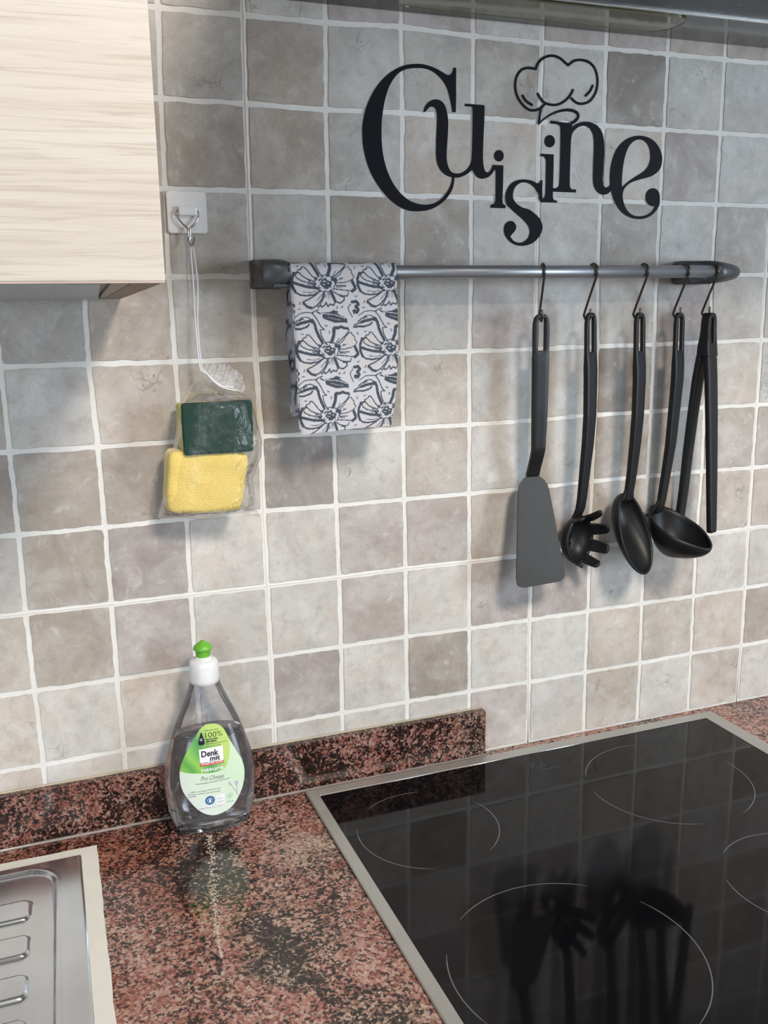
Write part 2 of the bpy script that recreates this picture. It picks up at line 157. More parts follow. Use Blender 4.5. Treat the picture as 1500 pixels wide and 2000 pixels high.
 (0.3334, 0.0825), (0.4163, 0.0825), (0.5006, 0.0823), (0.5827, 0.0835), (0.668, 0.0823), (0.7497, 0.0825), (0.833, 0.0825)], [(-0.3312, 0.0007), (-0.2479, 0.0007), (-0.165, 0.0005), (-0.0821, 0.0004), (0.0009, 0.0002), (0.0839, 0), (0.1669, -0.0001), (0.2501, -0.0003),
 (0.3332, -0.0005), (0.4164, -0.0006), (0.4997, -0.0008), (0.583, -0.0008), (0.6664, -0.0008), (0.7497, -0.0008), (0.833, -0.0008)], [(-0.3312, -0.0826), (-0.2479, -0.0826), (-0.165, -0.0828), (-0.0821, -0.0829), (0.0009, -0.0831), (0.0839, -0.0833), (0.1669, -0.0834), (0.2501, -0.0836),
 (0.3332, -0.0838), (0.4164, -0.0839), (0.4997, -0.0841), (0.583, -0.0841), (0.6664, -0.0841), (0.7497, -0.0841), (0.833, -0.0841)]],
 'label': {
  'outline': [(-0.00056, 0.12552), (0.00462, 0.12484), (0.00974, 0.12213), (0.01413, 0.11656), (0.01936, 0.10438), (0.02582, 0.09041), (0.03141, 0.07871), (0.03377, 0.06543),
 (0.03167, 0.05084), (0.02662, 0.03964), (0.01863, 0.02906), (0.00865, 0.02393), (-0.00211, 0.0225), (-0.0124, 0.02649), (-0.02109, 0.03494), (-0.02831, 0.04592),
 (-0.0332, 0.05629), (-0.03481, 0.06872), (-0.03384, 0.07957), (-0.02985, 0.09033), (-0.02358, 0.10199), (-0.01735, 0.11226), (-0.01114, 0.12115), (-0.00517, 0.12531)],
  'divide': [(-0.03462, 0.07494), (-0.0266, 0.07469), (-0.0173, 0.07355), (-0.00833, 0.07244), (-0.00147, 0.07191), (0.00553, 0.07235), (0.01031, 0.07347), (0.01407, 0.07659),
 (0.01685, 0.08265), (0.01843, 0.09018), (0.01916, 0.09658), (0.01983, 0.10295)],
  'icon': [(-0.01403, 0.10536), (-0.01342, 0.11003), (-0.01174, 0.11398), (-0.01096, 0.11714), (-0.00929, 0.11705), (-0.00897, 0.11363), (-0.00753, 0.11015), (-0.00732, 0.10506),
 (-0.0091, 0.10384), (-0.01246, 0.10399)],
  'ring': (-0.01065, 0.10981),
  'card': [(-0.0139, 0.09942), (0.01114, 0.09991), (0.01125, 0.08402), (-0.01351, 0.08468)],
  'strip': [(-0.01353, 0.08438), (0.01123, 0.08372), (0.01137, 0.08123), (-0.01349, 0.0806)],
  'bar': [(-0.01922, 0.03405), (0.00851, 0.03364), (0.00868, 0.03099), (-0.01904, 0.03195)],
  'seal': (-0.00566, 0.04097),
  'sq': [(0.00059, 0.04604), (0.01027, 0.04544), (0.01014, 0.0342), (0.00032, 0.03488)],
  'green': (0.01589, 0.04143),
  'text': [['100%', (-0.00604, 0.11112), (0.01162, 0.11074), 0.00618, 'thin'], ['Flasche aus', (-0.0061, 0.11844), (0.00772, 0.11835), 0.00153, 'thin'], ['RECYCLING-', (-0.00594, 0.10854), (0.00719, 0.10831), 0.00154, 'bold'], ['MATERIAL', (-0.00566, 0.10611), (0.00568, 0.10598), 0.00165, 'bold'], ['Klimaneutral und', (-0.00598, 0.10396), (0.01589, 0.10343), 0.0013, 'thin'], ['pro Umwelt', (-0.00588, 0.10126), (0.00973, 0.101), 0.0013, 'thin'], ['Denk', (-0.0117, 0.09092), (0.0064, 0.0912), 0.00661, 'brand'], ['mit', (-0.00294, 0.08551), (0.00763, 0.08557), 0.00472, 'brand'], ['SPÜLMITTEL ULTRA', (-0.01255, 0.08211), (0.01042, 0.08206), 0.00205, 'white'], ['nature', (-0.01274, 0.07462), (0.01066, 0.07443), 0.00376, 'white'], ['Pro Climate', (-0.01391, 0.06472), (0.01063, 0.06389), 0.00513, 'script'], ['KLIMANEUTRALES PRODUKT', (-0.01917, 0.06107), (0.0177, 0.06147), 0.00125, 'grey'], ['* 100% recycelbare Flasche und', (-0.02751, 0.05251), (0.0059, 0.0525), 0.00125, 'grey'], ['Rezeptur auf Basis nachwachsender', (-0.02753, 0.04997), (0.00616, 0.04946), 0.00127, 'grey'], ['Rohstoffe', (-0.02757, 0.04718), (-0.0198, 0.04774), 0.00127, 'grey'], ['weniger Plastik, mehr Umwelt', (-0.01789, 0.03257), (0.00754, 0.03193), 0.00116, 'grey'], ['eco', (0.00236, 0.04089), (0.00794, 0.04052), 0.00189, 'palegrey'], ['care', (0.00189, 0.03713), (0.00865, 0.03666), 0.00192, 'palegrey'], ['VEGAN', (0.01214, 0.03466), (0.0197, 0.03381), 0.00155, 'seal']],
  'lav': [[(0.016, 0.05799), (0.01985, 0.04992), (0.02494, 0.03997)], [(0.02432, 0.04018), (0.02407, 0.04799), (0.0232, 0.05531)], [(0.02265, 0.05675), (0.02365, 0.05198)], [(0.02513, 0.05661), (0.02426, 0.05179)], [(0.01535, 0.05689), (0.01817, 0.05296)]]}}

def tag(o, label=None, cat=None, group=None, kind=None):
    if label: o['label'] = label
    if cat: o['category'] = cat
    if group: o['group'] = group
    if kind: o['kind'] = kind
    return o

def link(name, me, parent=None, mat=None, smooth=False):
    o = bpy.data.objects.new(name, me); COL.objects.link(o)
    if parent is not None: o.parent = parent
    if mat is not None and not me.materials: me.materials.append(mat)
    if smooth and len(me.polygons): me.polygons.foreach_set('use_smooth', [True] * len(me.polygons))
    return o

def empty(name, loc=(0, 0, 0), rz=0.0):
    o = bpy.data.objects.new(name, None); COL.objects.link(o); o.location = loc; o.rotation_euler = (0, 0, rz)
    o.empty_display_size = 0.02
    return o

def mesh(name, V, F, parent=None, mat=None, smooth=False):
    me = bpy.data.meshes.new(name); me.from_pydata([tuple(map(float, v)) for v in V], [], [tuple(map(int, f)) for f in F]); me.update()
    return link(name, me, parent, mat, smooth)

def from_bm(name, bm, parent=None, mat=None, smooth=False):
    bmesh.ops.recalc_face_normals(bm, faces=bm.faces)
    me = bpy.data.meshes.new(name); bm.to_mesh(me); bm.free()
    return link(name, me, parent, mat, smooth)

def bevel(o, w, seg=2, ang=35):
    m = o.modifiers.new('bevel', 'BEVEL'); m.width = w; m.segments = seg; m.limit_method = 'ANGLE'; m.angle_limit = math.radians(ang)
    m.harden_normals = False
    return o

def box(name, x0, x1, y0, y1, z0, z1, parent=None, mat=None, bev=0):
    V = [(x, y, z) for x in (x0, x1) for y in (y0, y1) for z in (z0, z1)]
    F = [(0, 1, 3, 2), (4, 6, 7, 5), (0, 4, 5, 1), (2, 3, 7, 6), (0, 2, 6, 4), (1, 5, 7, 3)]
    o = mesh(name, V, F, parent, mat)
    if bev: bevel(o, bev)
    return o

def tube_bm(bm, P, r, seg=10, caps=True, flat=1.0):
    """round tube along polyline P (list of Vector); r number or list"""
    P = [Vector(p) for p in P]; n = len(P); rr = r if isinstance(r, (list, tuple)) else [r] * n
    T = [((P[min(i + 1, n - 1)] - P[max(i - 1, 0)]).normalized()) for i in range(n)]
    up = Vector((1, 0, 0)) if abs(T[0].x) < 0.8 else Vector((0, 0, 1))
    rings = []
    for i in range(n):
        a = (up - T[i] * up.dot(T[i])).normalized(); b = T[i].cross(a); up = a
        rings.append([bm.verts.new(P[i] + (a * math.cos(2 * math.pi * k / seg) * flat + b * math.sin(2 * math.pi * k / seg)) * rr[i]) for k in range(seg)])
    for i in range(n - 1):
        for k in range(seg):
            bm.faces.new((rings[i][k], rings[i][(k + 1) % seg], rings[i + 1][(k + 1) % seg], rings[i + 1][k]))
    if caps: bm.faces.new(rings[0][::-1]); bm.faces.new(rings[-1])

def tube(name, P, r, parent=None, mat=None, seg=10):
    bm = bmesh.new(); tube_bm(bm, P, r, seg); return from_bm(name, bm, parent, mat, True)

def smooth_line(P, n=6):
    out = []; N = len(P)
    for i in range(N - 1):
        a, b, c, d = [Vector(P[max(0, min(N - 1, j))]) for j in (i - 1, i, i + 1, i + 2)]
        for k in range(n):
            t = k / n
            out.append(0.5 * ((2 * b) + (c - a) * t + (2 * a - 5 * b + 4 * c - d) * t * t + (3 * b - a - 3 * c + d) * t ** 3))
    out.append(Vector(P[-1])); return out

def lathe(name, prof, parent=None, mat=None, seg=40, ax=(0, 0), sx=1.0, sy=1.0, flute=None):
    V = []; F = []
    for i, (r, z) in enumerate(prof):
        for k in range(seg):
            a = 2 * math.pi * k / seg; q = r * (1 + (flute(i, k) if flute else 0))
            V.append((ax[0] + q * math.cos(a) * sx, ax[1] + q * math.sin(a) * sy, z))
    for i in range(len(prof) - 1):
        for k in range(seg):
            F.append((i * seg + k, i * seg + (k + 1) % seg, (i + 1) * seg + (k + 1) % seg, (i + 1) * seg + k))
    F.append(tuple(range(seg))[::-1]); F.append(tuple((len(prof) - 1) * seg + k for k in range(seg)))
    return mesh(name, V, F, parent, mat, True)

# ------------------------------------------------------------------ materials
class NT:
    def __init__(s, name):
        s.m = bpy.data.materials.new(name); s.m.use_nodes = True; s.t = s.m.node_tree
        s.b = s.t.nodes['Principled BSDF']; s.out = s.t.nodes['Material Output']
    def n(s, typ, **kw):
        nd = s.t.nodes.new(typ)
        for k, v in kw.items():
            if k.startswith('_'): setattr(nd, k[1:], v)
            else:
                key = k.replace('__', ' ')
                nd.inputs[key].default_value = v
        return nd
    def l(s, a, b): s.t.links.new(a, b)
    def set(s, **kw):
        for k, v in kw.items():
            s.b.inputs[k.replace('__', ' ')].default_value = v
    def coord(s, out='Object', scale=(1, 1, 1)):
        c = s.n('ShaderNodeTexCoord'); mp = s.n('ShaderNodeMapping'); mp.inputs['Scale'].default_value = scale
        s.l(c.outputs[out], mp.inputs['Vector']); return mp.outputs['Vector']
    def noise(s, vec, scale, detail=4, rough=0.5, dist=0.0):
        nd = s.n('ShaderNodeTexNoise', Scale=scale, Detail=detail, Roughness=rough, Distortion=dist)
        if vec is not None: s.l(vec, nd.inputs['Vector'])
        return nd.outputs['Fac']
    def ramp(s, fac, stops, interp='LINEAR'):
        r = s.n('ShaderNodeValToRGB'); r.color_ramp.interpolation = interp; el = r.color_ramp.elements
        el[0].position = stops[0][0]; el[0].color = (*stops[0][1], 1)
        el[1].position = stops[1][0]; el[1].color = (*stops[1][1], 1)
        for p_, c in stops[2:]:
            e = el.new(p_); e.color = (*c, 1)
        s.l(fac, r.inputs['Fac']); return r.outputs['Color']
    def mix(s, fac, a, b, mode='MIX'):
        m = s.n('ShaderNodeMix', _data_type='RGBA', _blend_type=mode)
        for sock, v in ((m.inputs[0], fac), (m.inputs[6], a), (m.inputs[7], b)):
            if hasattr(v, 'is_output'): s.l(v, sock)
            else: sock.default_value = v if not isinstance(v, tuple) else (*v, 1)
        return m.outputs[2]
    def math(s, op, a, b=None):
        m = s.n('ShaderNodeMath', _operation=op)
        for i, v in enumerate((a, b)):
            if v is None: continue
            if hasattr(v, 'is_output'): s.l(v, m.inputs[i])
            else: m.inputs[i].default_value = v
        return m.outputs[0]
    def bump(s, h, strength=0.3, dist=0.001):
        b = s.n('ShaderNodeBump', Strength=strength, Distance=dist); s.l(h, b.inputs['Height']); s.l(b.outputs['Normal'], s.b.inputs['Normal'])
    def color(s, c): s.l(c, s.b.inputs['Base Color'])

def srgb(r, g, b):
    f = lambda v: (v / 255 / 12.92) if v <= 10 else ((v / 255 + 0.055) / 1.055) ** 2.4
    return (f(r), f(g), f(b))

def plain(name, c, rough=0.5, metal=0.0, var=0.06, scale=60, bump=0.0, **kw):
    m = NT(name); v = m.coord(); f = m.noise(v, scale, 3)
    a = tuple(x * (1 - var) for x in c); b = tuple(min(1, x * (1 + var)) for x in c)
    m.color(m.ramp(f, [(0.3, a), (0.7, b)])); sl_ = kw.pop('spec', None); m.set(Roughness=rough, Metallic=metal, **kw)
    if sl_ is not None: m.b.inputs['Specular IOR Level'].default_value = sl_
    if bump: m.bump(m.noise(v, scale * 8, 2), bump, 0.0004)
    return m.m

def mat_tile():
    m = NT('glazed_tile'); oi = m.n('ShaderNodeObjectInfo'); c = m.n('ShaderNodeTexCoord')
    off = m.n('ShaderNodeVectorMath', _operation='ADD'); rnd = m.n('ShaderNodeCombineXYZ')
    r10 = m.math('MULTIPLY', oi.outputs['Random'], 37.0)
    for k in range(3): m.l(r10, rnd.inputs[k])
    m.l(c.outputs['Object'], off.inputs[0]); m.l(rnd.outputs[0], off.inputs[1]); v = off.outputs[0]
    big = m.noise(v, 15, 6, 0.62, 0.7)
    mid = m.noise(v, 75, 5, 0.65, 0.4)
    fine = m.noise(v, 420, 3, 0.7)
    base = oi.outputs['Color']
    dark = m.mix(1.0, base, (0.84, 0.81, 0.785), 'MULTIPLY'); lite = m.mix(0.30, base, srgb(222, 218, 211))
    col = m.mix(m.ramp(big, [(0.36, (0, 0, 0)), (0.66, (1, 1, 1))]), dark, lite)
    warm = m.noise(v, 22, 5, 0.6, 0.5)
    col = m.mix(m.ramp(warm, [(0.48, (0, 0, 0)), (0.66, (0.62,) * 3)]), col, m.mix(1.0, base, (0.95, 0.86, 0.78), 'MULTIPLY'))
    col = m.mix(m.ramp(mid, [(0.50, (0, 0, 0)), (0.80, (0.40,) * 3)]), col, srgb(120, 112, 104))
    col = m.mix(m.ramp(mid, [(0.20, (0.5,) * 3), (0.42, (0, 0, 0))]), col, srgb(226, 222, 215))
    # fine veins, cracks and pits only where a second noise allows them
    vo = m.n('ShaderNodeTexVoronoi', _feature='DISTANCE_TO_EDGE', Scale=26.0)
    wv = m.n('ShaderNodeVectorMath', _operation='ADD'); nz = m.n('ShaderNodeTexNoise', Scale=60.0); m.l(v, nz.inputs['Vector'])
    sc = m.n('ShaderNodeVectorMath', _operation='SCALE'); sc.inputs['Scale'].default_value = 0.03
    m.l(nz.outputs['Color'], sc.inputs[0]); m.l(v, wv.inputs[0]); m.l(sc.outputs[0], wv.inputs[1]); m.l(wv.outputs[0], vo.inputs['Vector'])
    crack = m.ramp(vo.outputs['Distance'], [(0.0, (1, 1, 1)), (0.035, (0, 0, 0))])
    gate = m.ramp(m.noise(v, 14, 2), [(0.61, (0, 0, 0)), (0.69, (1, 1, 1))])
    tone = m.n('ShaderNodeSeparateColor'); m.l(base, tone.inputs[0])
    amt = m.mix(1.0, crack, gate, 'MULTIPLY')
    col = m.mix(m.mix(1.0, amt, (0.42,) * 3, 'MULTIPLY'), col, srgb(98, 88, 80))
    pits = m.ramp(m.noise(v, 190, 2, 0.5), [(0.66, (0, 0, 0)), (0.73, (0.5,) * 3)])
    col = m.mix(m.mix(1.0, pits, gate, 'MULTIPLY'), col, srgb(92, 84, 76))
    col = m.mix(m.ramp(fine, [(0.35, (0.10,) * 3), (0.65, (0, 0, 0))]), col, srgb(90, 84, 80))
    m.color(col); m.set(Roughness=0.5); m.b.inputs['Specular IOR Level'].default_value = 0.3
    m.bump(m.math('ADD', mid, m.math('MULTIPLY', big, 2.0)), 0.22, 0.0006)
    return m.m

def mat_grout():
    m = NT('pale_grout'); v = m.coord(); f = m.noise(v, 12, 4); g = m.noise(v, 500, 3)
    m.color(m.mix(m.ramp(g, [(0.3, (0, 0, 0)), (0.7, (0.25,) * 3)]), m.ramp(f, [(0.35, srgb(214, 212, 206)), (0.65, srgb(226, 225, 222))]), srgb(190, 184, 176)))
    m.set(Roughness=0.85); m.bump(g, 0.4, 0.0005); return m.m

def mat_granite(name='red_granite', dark=0.0):
    m = NT(name); v = m.coord()
    wob = m.n('ShaderNodeTexNoise', Scale=140.0, Detail=2.0); m.l(v, wob.inputs['Vector'])
    sc = m.n('ShaderNodeVectorMath', _operation='SCALE'); sc.inputs['Scale'].default_value = 0.004; m.l(wob.outputs['Color'], sc.inputs[0])
    ad = m.n('ShaderNodeVectorMath', _operation='ADD'); m.l(v, ad.inputs[0]); m.l(sc.outputs[0], ad.inputs[1])
    def cells(scale, ch):
        vo = m.n('ShaderNodeTexVoronoi', Scale=scale); m.l(ad.outputs[0], vo.inputs['Vector'])
        sp = m.n('ShaderNodeSeparateColor'); m.l(vo.outputs['Color'], sp.inputs[0]); return sp.outputs[ch]
    cell, cell2 = cells(420.0, 0), cells(360.0, 1)
    # slow warp for the outlines of the colour zones
    ww = m.n('ShaderNodeTexNoise', Scale=22.0, Detail=4.0); m.l(v, ww.inputs['Vector'])
    ws = m.n('ShaderNodeVectorMath', _operation='SCALE'); ws.inputs['Scale'].default_value = 0.075; m.l(ww.outputs['Color'], ws.inputs[0])
    wa = m.n('ShaderNodeVectorMath', _operation='ADD'); m.l(v, wa.inputs[0]); m.l(ws.outputs[0], wa.inputs[1])
    wb = m.n('ShaderNodeVectorMath', _operation='ADD'); m.l(wa.outputs[0], wb.inputs[0]); wb.inputs[1].default_value = (-0.0375, -0.0375, -0.0375)
    def zone(lst):
        tot = None
        for x, y, rx, ry, an in lst:
            mp = m.n('ShaderNodeMapping', _vector_type='TEXTURE'); m.l(wb.outputs[0], mp.inputs['Vector'])
            mp.inputs['Location'].default_value = (x, y, 0); mp.inputs['Rotation'].default_value = (0, 0, math.radians(an)); mp.inputs['Scale'].default_value = (rx, ry, 1000)
            ln = m.n('ShaderNodeVectorMath', _operation='LENGTH'); m.l(mp.outputs[0], ln.inputs[0])
            q = m.ramp(ln.outputs['Value'], [(0.45, (1, 1, 1)), (1.0, (0, 0, 0))])
            tot = q if tot is None else m.math('MAXIMUM', tot, q)
        return tot
    flow = m.coord(scale=(1.0, 0.6, 1.0) if not dark else (1.0, 1.0, 0.7))
    big = m.ramp(m.noise(flow, 13.0, 5, 0.6, 1.0), [(0.36, (0, 0, 0)), (0.60, (1, 1, 1))])
    clus = m.noise(v, 95 if not dark else 70, 4, 0.65, 0.6)
    greenz = m.ramp(m.noise(v, 6.0, 3, 0.5, 0.8), [(0.56, (0, 0, 0)), (0.70, (0.7,) * 3)])
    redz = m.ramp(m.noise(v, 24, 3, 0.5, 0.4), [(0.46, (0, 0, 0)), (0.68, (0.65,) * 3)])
    k = m.math('ADD', m.math('MULTIPLY', cell, 0.42), m.math('ADD', m.math('MULTIPLY', clus, 0.95), m.math('MULTIPLY', big, 0.22)))
    if not dark:
        gz = zone([(-0.100, -0.130, 0.040, 0.070, -10), (-0.070, -0.275, 0.032, 0.075, 12), (-0.020, -0.40, 0.05, 0.06, 0), (0.70, -0.12, 0.06, 0.05, 30)])
        rz = zone([(-0.175, -0.060, 0.085, 0.050, 0), (-0.20, -0.02, 0.13, 0.035, 0), (-0.15, -0.15, 0.04, 0.06, 20)])  # red-brown stone by the wall, with the cabinet's shade put into its colour
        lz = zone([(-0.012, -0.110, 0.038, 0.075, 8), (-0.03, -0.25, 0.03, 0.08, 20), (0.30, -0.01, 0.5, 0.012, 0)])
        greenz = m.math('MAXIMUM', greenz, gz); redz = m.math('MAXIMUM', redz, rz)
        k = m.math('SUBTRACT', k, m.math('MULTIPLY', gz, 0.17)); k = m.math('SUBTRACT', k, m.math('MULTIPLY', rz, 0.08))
    pink = m.ramp(cell2, [(0.0, srgb(112, 66, 58)), (0.25, srgb(146, 98, 88)), (0.5, srgb(168, 124, 112)), (0.72, srgb(178, 146, 134)), (1.0, srgb(188, 172, 158))])
    grey = m.ramp(cell2, [(0.0, srgb(60, 64, 56)), (0.35, srgb(96, 98, 84)), (0.7, srgb(150, 144, 128)), (1.0, srgb(190, 182, 164))])
    body = m.mix(m.math('MULTIPLY', greenz, 0.85), pink, grey)
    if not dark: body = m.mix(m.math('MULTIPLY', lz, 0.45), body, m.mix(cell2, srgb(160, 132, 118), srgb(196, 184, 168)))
    lim = 0.735 + dark
    fac = m.ramp(m.math('MULTIPLY', k, 0.6), [(lim * 0.6 - 0.03, (1, 1, 1)), (lim * 0.6 + 0.02, (0, 0, 0))])
    blk = m.ramp(cell2, [(0.0, srgb(30, 28, 29)), (0.6, srgb(48, 44, 43)), (1.0, srgb(90, 66, 60))])
    col = m.mix(fac, body, blk)
    col = m.mix(1.0, col, (0.66, 0.58, 0.56) if dark else (0.95, 0.90, 0.88), 'MULTIPLY')
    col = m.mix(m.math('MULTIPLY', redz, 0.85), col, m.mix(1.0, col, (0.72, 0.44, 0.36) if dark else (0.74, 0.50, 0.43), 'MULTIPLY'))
    m.color(col); m.b.inputs['Specular IOR Level'].default_value = 0.5
    m.l(m.ramp(m.noise(v, 40, 3), [(0.3, (0.08,) * 3), (0.75, (0.20,) * 3)]), m.b.inputs['Roughness'])
    return m.m

def mat_wood():
    m = NT('pale_ash_laminate'); v = m.coord(scale=(1.0, 1.0, 14.0)); v2 = m.coord(scale=(2.2, 1.0, 60.0))
    a = m.noise(v, 5.0, 5, 0.55, 1.0); b = m.noise(v2, 6.0, 4, 0.6, 0.5)
    c1 = m.ramp(a, [(0.3, srgb(182, 173, 160)), (0.5, srgb(189, 181, 170)), (0.7, srgb(193, 186, 176))])
    c2 = m.mix(m.ramp(b, [(0.32, (0.6,) * 3), (0.50, (0, 0, 0))]), c1, srgb(158, 147, 133))
    m.color(c2); m.set(Roughness=0.5); m.bump(b, 0.25, 0.0006); return m.m

M = {}
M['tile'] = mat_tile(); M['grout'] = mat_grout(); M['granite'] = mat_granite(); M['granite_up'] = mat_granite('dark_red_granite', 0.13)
M['wood'] = mat_wood(); M['caulk'] = plain('creamy_joint_bead', srgb(222, 219, 211), 0.6)
M['brown'] = plain('brown_chipboard_edge', srgb(150, 132, 118), 0.7)
M['carcass'] = plain('grey_carcass_board', srgb(168, 162, 152), 0.6)
M['pvc'] = plain('pinkish_edge_band', srgb(190, 168, 160), 0.5)
M['ribbed'] = plain('ribbed_aluminium', srgb(176, 178, 180), 0.4, 0.3)
M['steel'] = plain('brushed_steel', srgb(222, 227, 232), 0.24, 1.0, 0.04, 25)
M['rim'] = plain('satin_cooktop_frame', srgb(188, 188, 184), 0.42, 0.7, 0.03, 40)
M['rail'] = plain('satin_nickel_rail', srgb(158, 161, 166), 0.42, 0.8, 0.03)
M['bracket'] = plain('anthracite_bracket', srgb(74, 77, 80), 0.38, 0.25, 0.05)
M['hookm'] = plain('dark_bronze_wire', srgb(92, 84, 78), 0.3, 0.85)
M['nylon'] = plain('black_nylon', srgb(27, 28, 30), 0.42, 0.0, 0.05, 90, 0.10, spec=0.30)
M['blade'] = plain('grey_black_nylon', srgb(50, 50, 48), 0.46, 0.0, 0.05, 90, 0.10, spec=0.35)
M['chrome'] = plain('chrome_wire', srgb(190, 188, 184), 0.15, 1.0)
M['whitep'] = plain('white_plastic', srgb(226, 226, 226), 0.3)
M['vinyl'] = plain('black_blue_vinyl', srgb(20, 20, 27), 0.6, 0.0, 0.05, spec=0.12)
M['cream'] = plain('cream_sealant', srgb(224, 223, 214), 0.7, 0.0, 0.03, 50, 0.2)
M['bead'] = plain('clear_silicone_bead', srgb(150, 140, 134), 0.15, 0.0, 0.1)
M['filter'] = None
M['cord'] = plain('white_nylon_cord', srgb(222, 224, 228), 0.35)
M['greenp'] = plain('green_cap_plastic', srgb(104, 176, 52), 0.35)
M['lampglass'] = None

def mat_hood(name, rough, speck=False, c=(98, 95, 90)):
    m = NT(name); v = m.coord(); n = m.noise(v, 18, 4)
    base = m.ramp(n, [(0.3, srgb(*[x * 0.93 for x in c])), (0.7, srgb(*c))])
    if speck:
        s1 = m.noise(v, 110, 3, 0.6, 0.5)
        base = m.mix(m.ramp(s1, [(0.62, (0, 0, 0)), (0.72, (0.5,) * 3)]), base, srgb(190, 192, 196))
    m.color(base); m.set(Roughness=rough, Metallic=0.9); return m.m
M['hood'] = mat_hood('hood_dark_gloss_steel', 0.13); M['filter'] = mat_hood('hood_speckled_filter', 0.45, True, (104, 106, 112))
M['lip'] = plain('bright_steel_lip', srgb(214, 214, 212), 0.2, 1.0)
def mat_lamp():
    m = NT('yellowed_lamp_glass'); m.set(Roughness=0.10, Metallic=0.75); m.b.inputs['Base Color'].default_value = (*srgb(124, 120, 104), 1); v = m.coord()
    m.color(m.ramp(m.noise(v, 20, 2), [(0.3, srgb(118, 115, 100)), (0.7, srgb(130, 126, 108))])); return m.m
M['lampglass'] = mat_lamp(); M['lamprim'] = plain('lamp_glass_edge', srgb(122, 120, 98), 0.2, 0.5)

def mat_ceran():
    m = NT('black_ceramic_glass'); v = m.coord()
    dust = m.noise(v, 900, 2); sm = m.noise(v, 11, 4, 0.6, 0.6)
    m.color(m.mix(m.ramp(dust, [(0.74, (0, 0, 0)), (0.80, (0.35,) * 3)]), (0.004, 0.004, 0.005), (0.16, 0.16, 0.17)))
    m.l(m.ramp(sm, [(0.35, (0.045,) * 3), (0.75, (0.085,) * 3)]), m.b.inputs['Roughness']); m.b.inputs['IOR'].default_value = 1.31
    return m.m
M['ceran'] = mat_ceran(); M['print'] = plain('grey_screen_print', srgb(96, 97, 100), 0.3)
M['logoprint'] = plain('dim_screen_print', srgb(62, 63, 66), 0.3)

def mat_clear(name, tint, gloss, haze, bumpsc=0.0, alpha_noise=None, gl_amt=0.9):
    m = NT(name); t = m.t
    tr = m.n('ShaderNodeBsdfTransparent'); tr.inputs[0].default_value = (*tint, 1)
    gl = m.n('ShaderNodeBsdfGlossy', Roughness=gloss); gl.inputs[0].default_value = (1, 1, 1, 1)
    df = m.n('ShaderNodeBsdfDiffuse'); df.inputs[0].default_value = (0.86, 0.87, 0.9, 1)
    lw = m.n('ShaderNodeLayerWeight', Blend=0.28); v = m.coord()
    a = m.n('ShaderNodeMixShader'); b = m.n('ShaderNodeMixShader')
    if alpha_noise:
        f = m.ramp(m.noise(v, alpha_noise[0], 4, 0.6, 1.5), [(0.40, (haze,) * 3), (0.75, (alpha_noise[1],) * 3)]); m.l(f, a.inputs[0])
    else: a.inputs[0].default_value = haze
    m.l(tr.outputs[0], a.inputs[1]); m.l(df.outputs[0], a.inputs[2])
    fr = m.math('MULTIPLY', lw.outputs['Fresnel'], gl_amt); m.l(fr, b.inputs[0]); m.l(a.outputs[0], b.inputs[1]); m.l(gl.outputs[0], b.inputs[2])
    if bumpsc:
        bp = m.n('ShaderNodeBump', Strength=0.8, Distance=0.003); m.l(m.noise(v, bumpsc, 3, 0.5, 1.5), bp.inputs['Height'])
        for q in (gl, df, lw): m.l(bp.outputs[0], q.inputs['Normal'])
    m.l(b.outputs[0], m.out.inputs['Surface']); t.nodes.remove(m.b); return m.m
M['bag'] = mat_clear('clear_bag_film', (0.97, 0.97, 0.97), 0.20, 0.01, 45, (40, 0.06), 0.40)
M['ruffle'] = mat_clear('gathered_bag_film', (0.95, 0.95, 0.96), 0.28, 0.20, 60, (160, 0.65), 0.5)
M['pet'] = mat_clear('clear_bottle_plastic', (0.93, 0.93, 0.94), 0.05, 0.05)
def mat_liquid():
    m = NT('clear_detergent'); m.set(Roughness=0.0); v = m.coord()
    m.b.inputs['Transmission Weight'].default_value = 1.0; m.b.inputs['IOR'].default_value = 1.35
    m.color(m.ramp(m.noise(v, 5, 1), [(0.3, (0.80, 0.815, 0.83)), (0.7, (0.82, 0.83, 0.84))])); return m.m
M['liquid'] = mat_liquid()

def mat_scrub():
    m = NT('green_scouring_fibre'); v = m.coord(); f = m.noise(v, 700, 4, 0.7)
    m.color(m.ramp(f, [(0.3, srgb(10, 42, 34)), (0.7, srgb(24, 66, 54))])); m.set(Roughness=0.8); m.bump(f, 0.8, 0.0012); return m.m
def mat_foam():
    m = NT('yellow_foam'); v = m.coord(); f = m.noise(v, 500, 3)
    m.color(m.ramp(f, [(0.35, srgb(182, 178, 112)), (0.65, srgb(212, 208, 142))])); m.set(Roughness=0.9); m.bump(f, 0.6, 0.001); return m.m
def mat_terry():
    m = NT('yellow_microfibre'); v = m.coord(scale=(1, 1, 1)); wv = m.n('ShaderNodeTexWave', _bands_direction='Z', Scale=150.0, Distortion=1.5, Detail=2.0); m.l(v, wv.inputs['Vector'])
    f = m.noise(v, 900, 3); h = m.math('ADD', f, m.math('MULTIPLY', wv.outputs['Fac'], 0.2))
    m.color(m.ramp(h, [(0.35, srgb(216, 186, 92)), (0.8, srgb(236, 212, 124))])); m.set(Roughness=0.95)
    m.b.inputs['Sheen Weight'].default_value = 0.3; m.bump(h, 0.7, 0.0012); return m.m
M['scrub'] = mat_scrub(); M['foam'] = mat_foam(); M['terry'] = mat_terry()
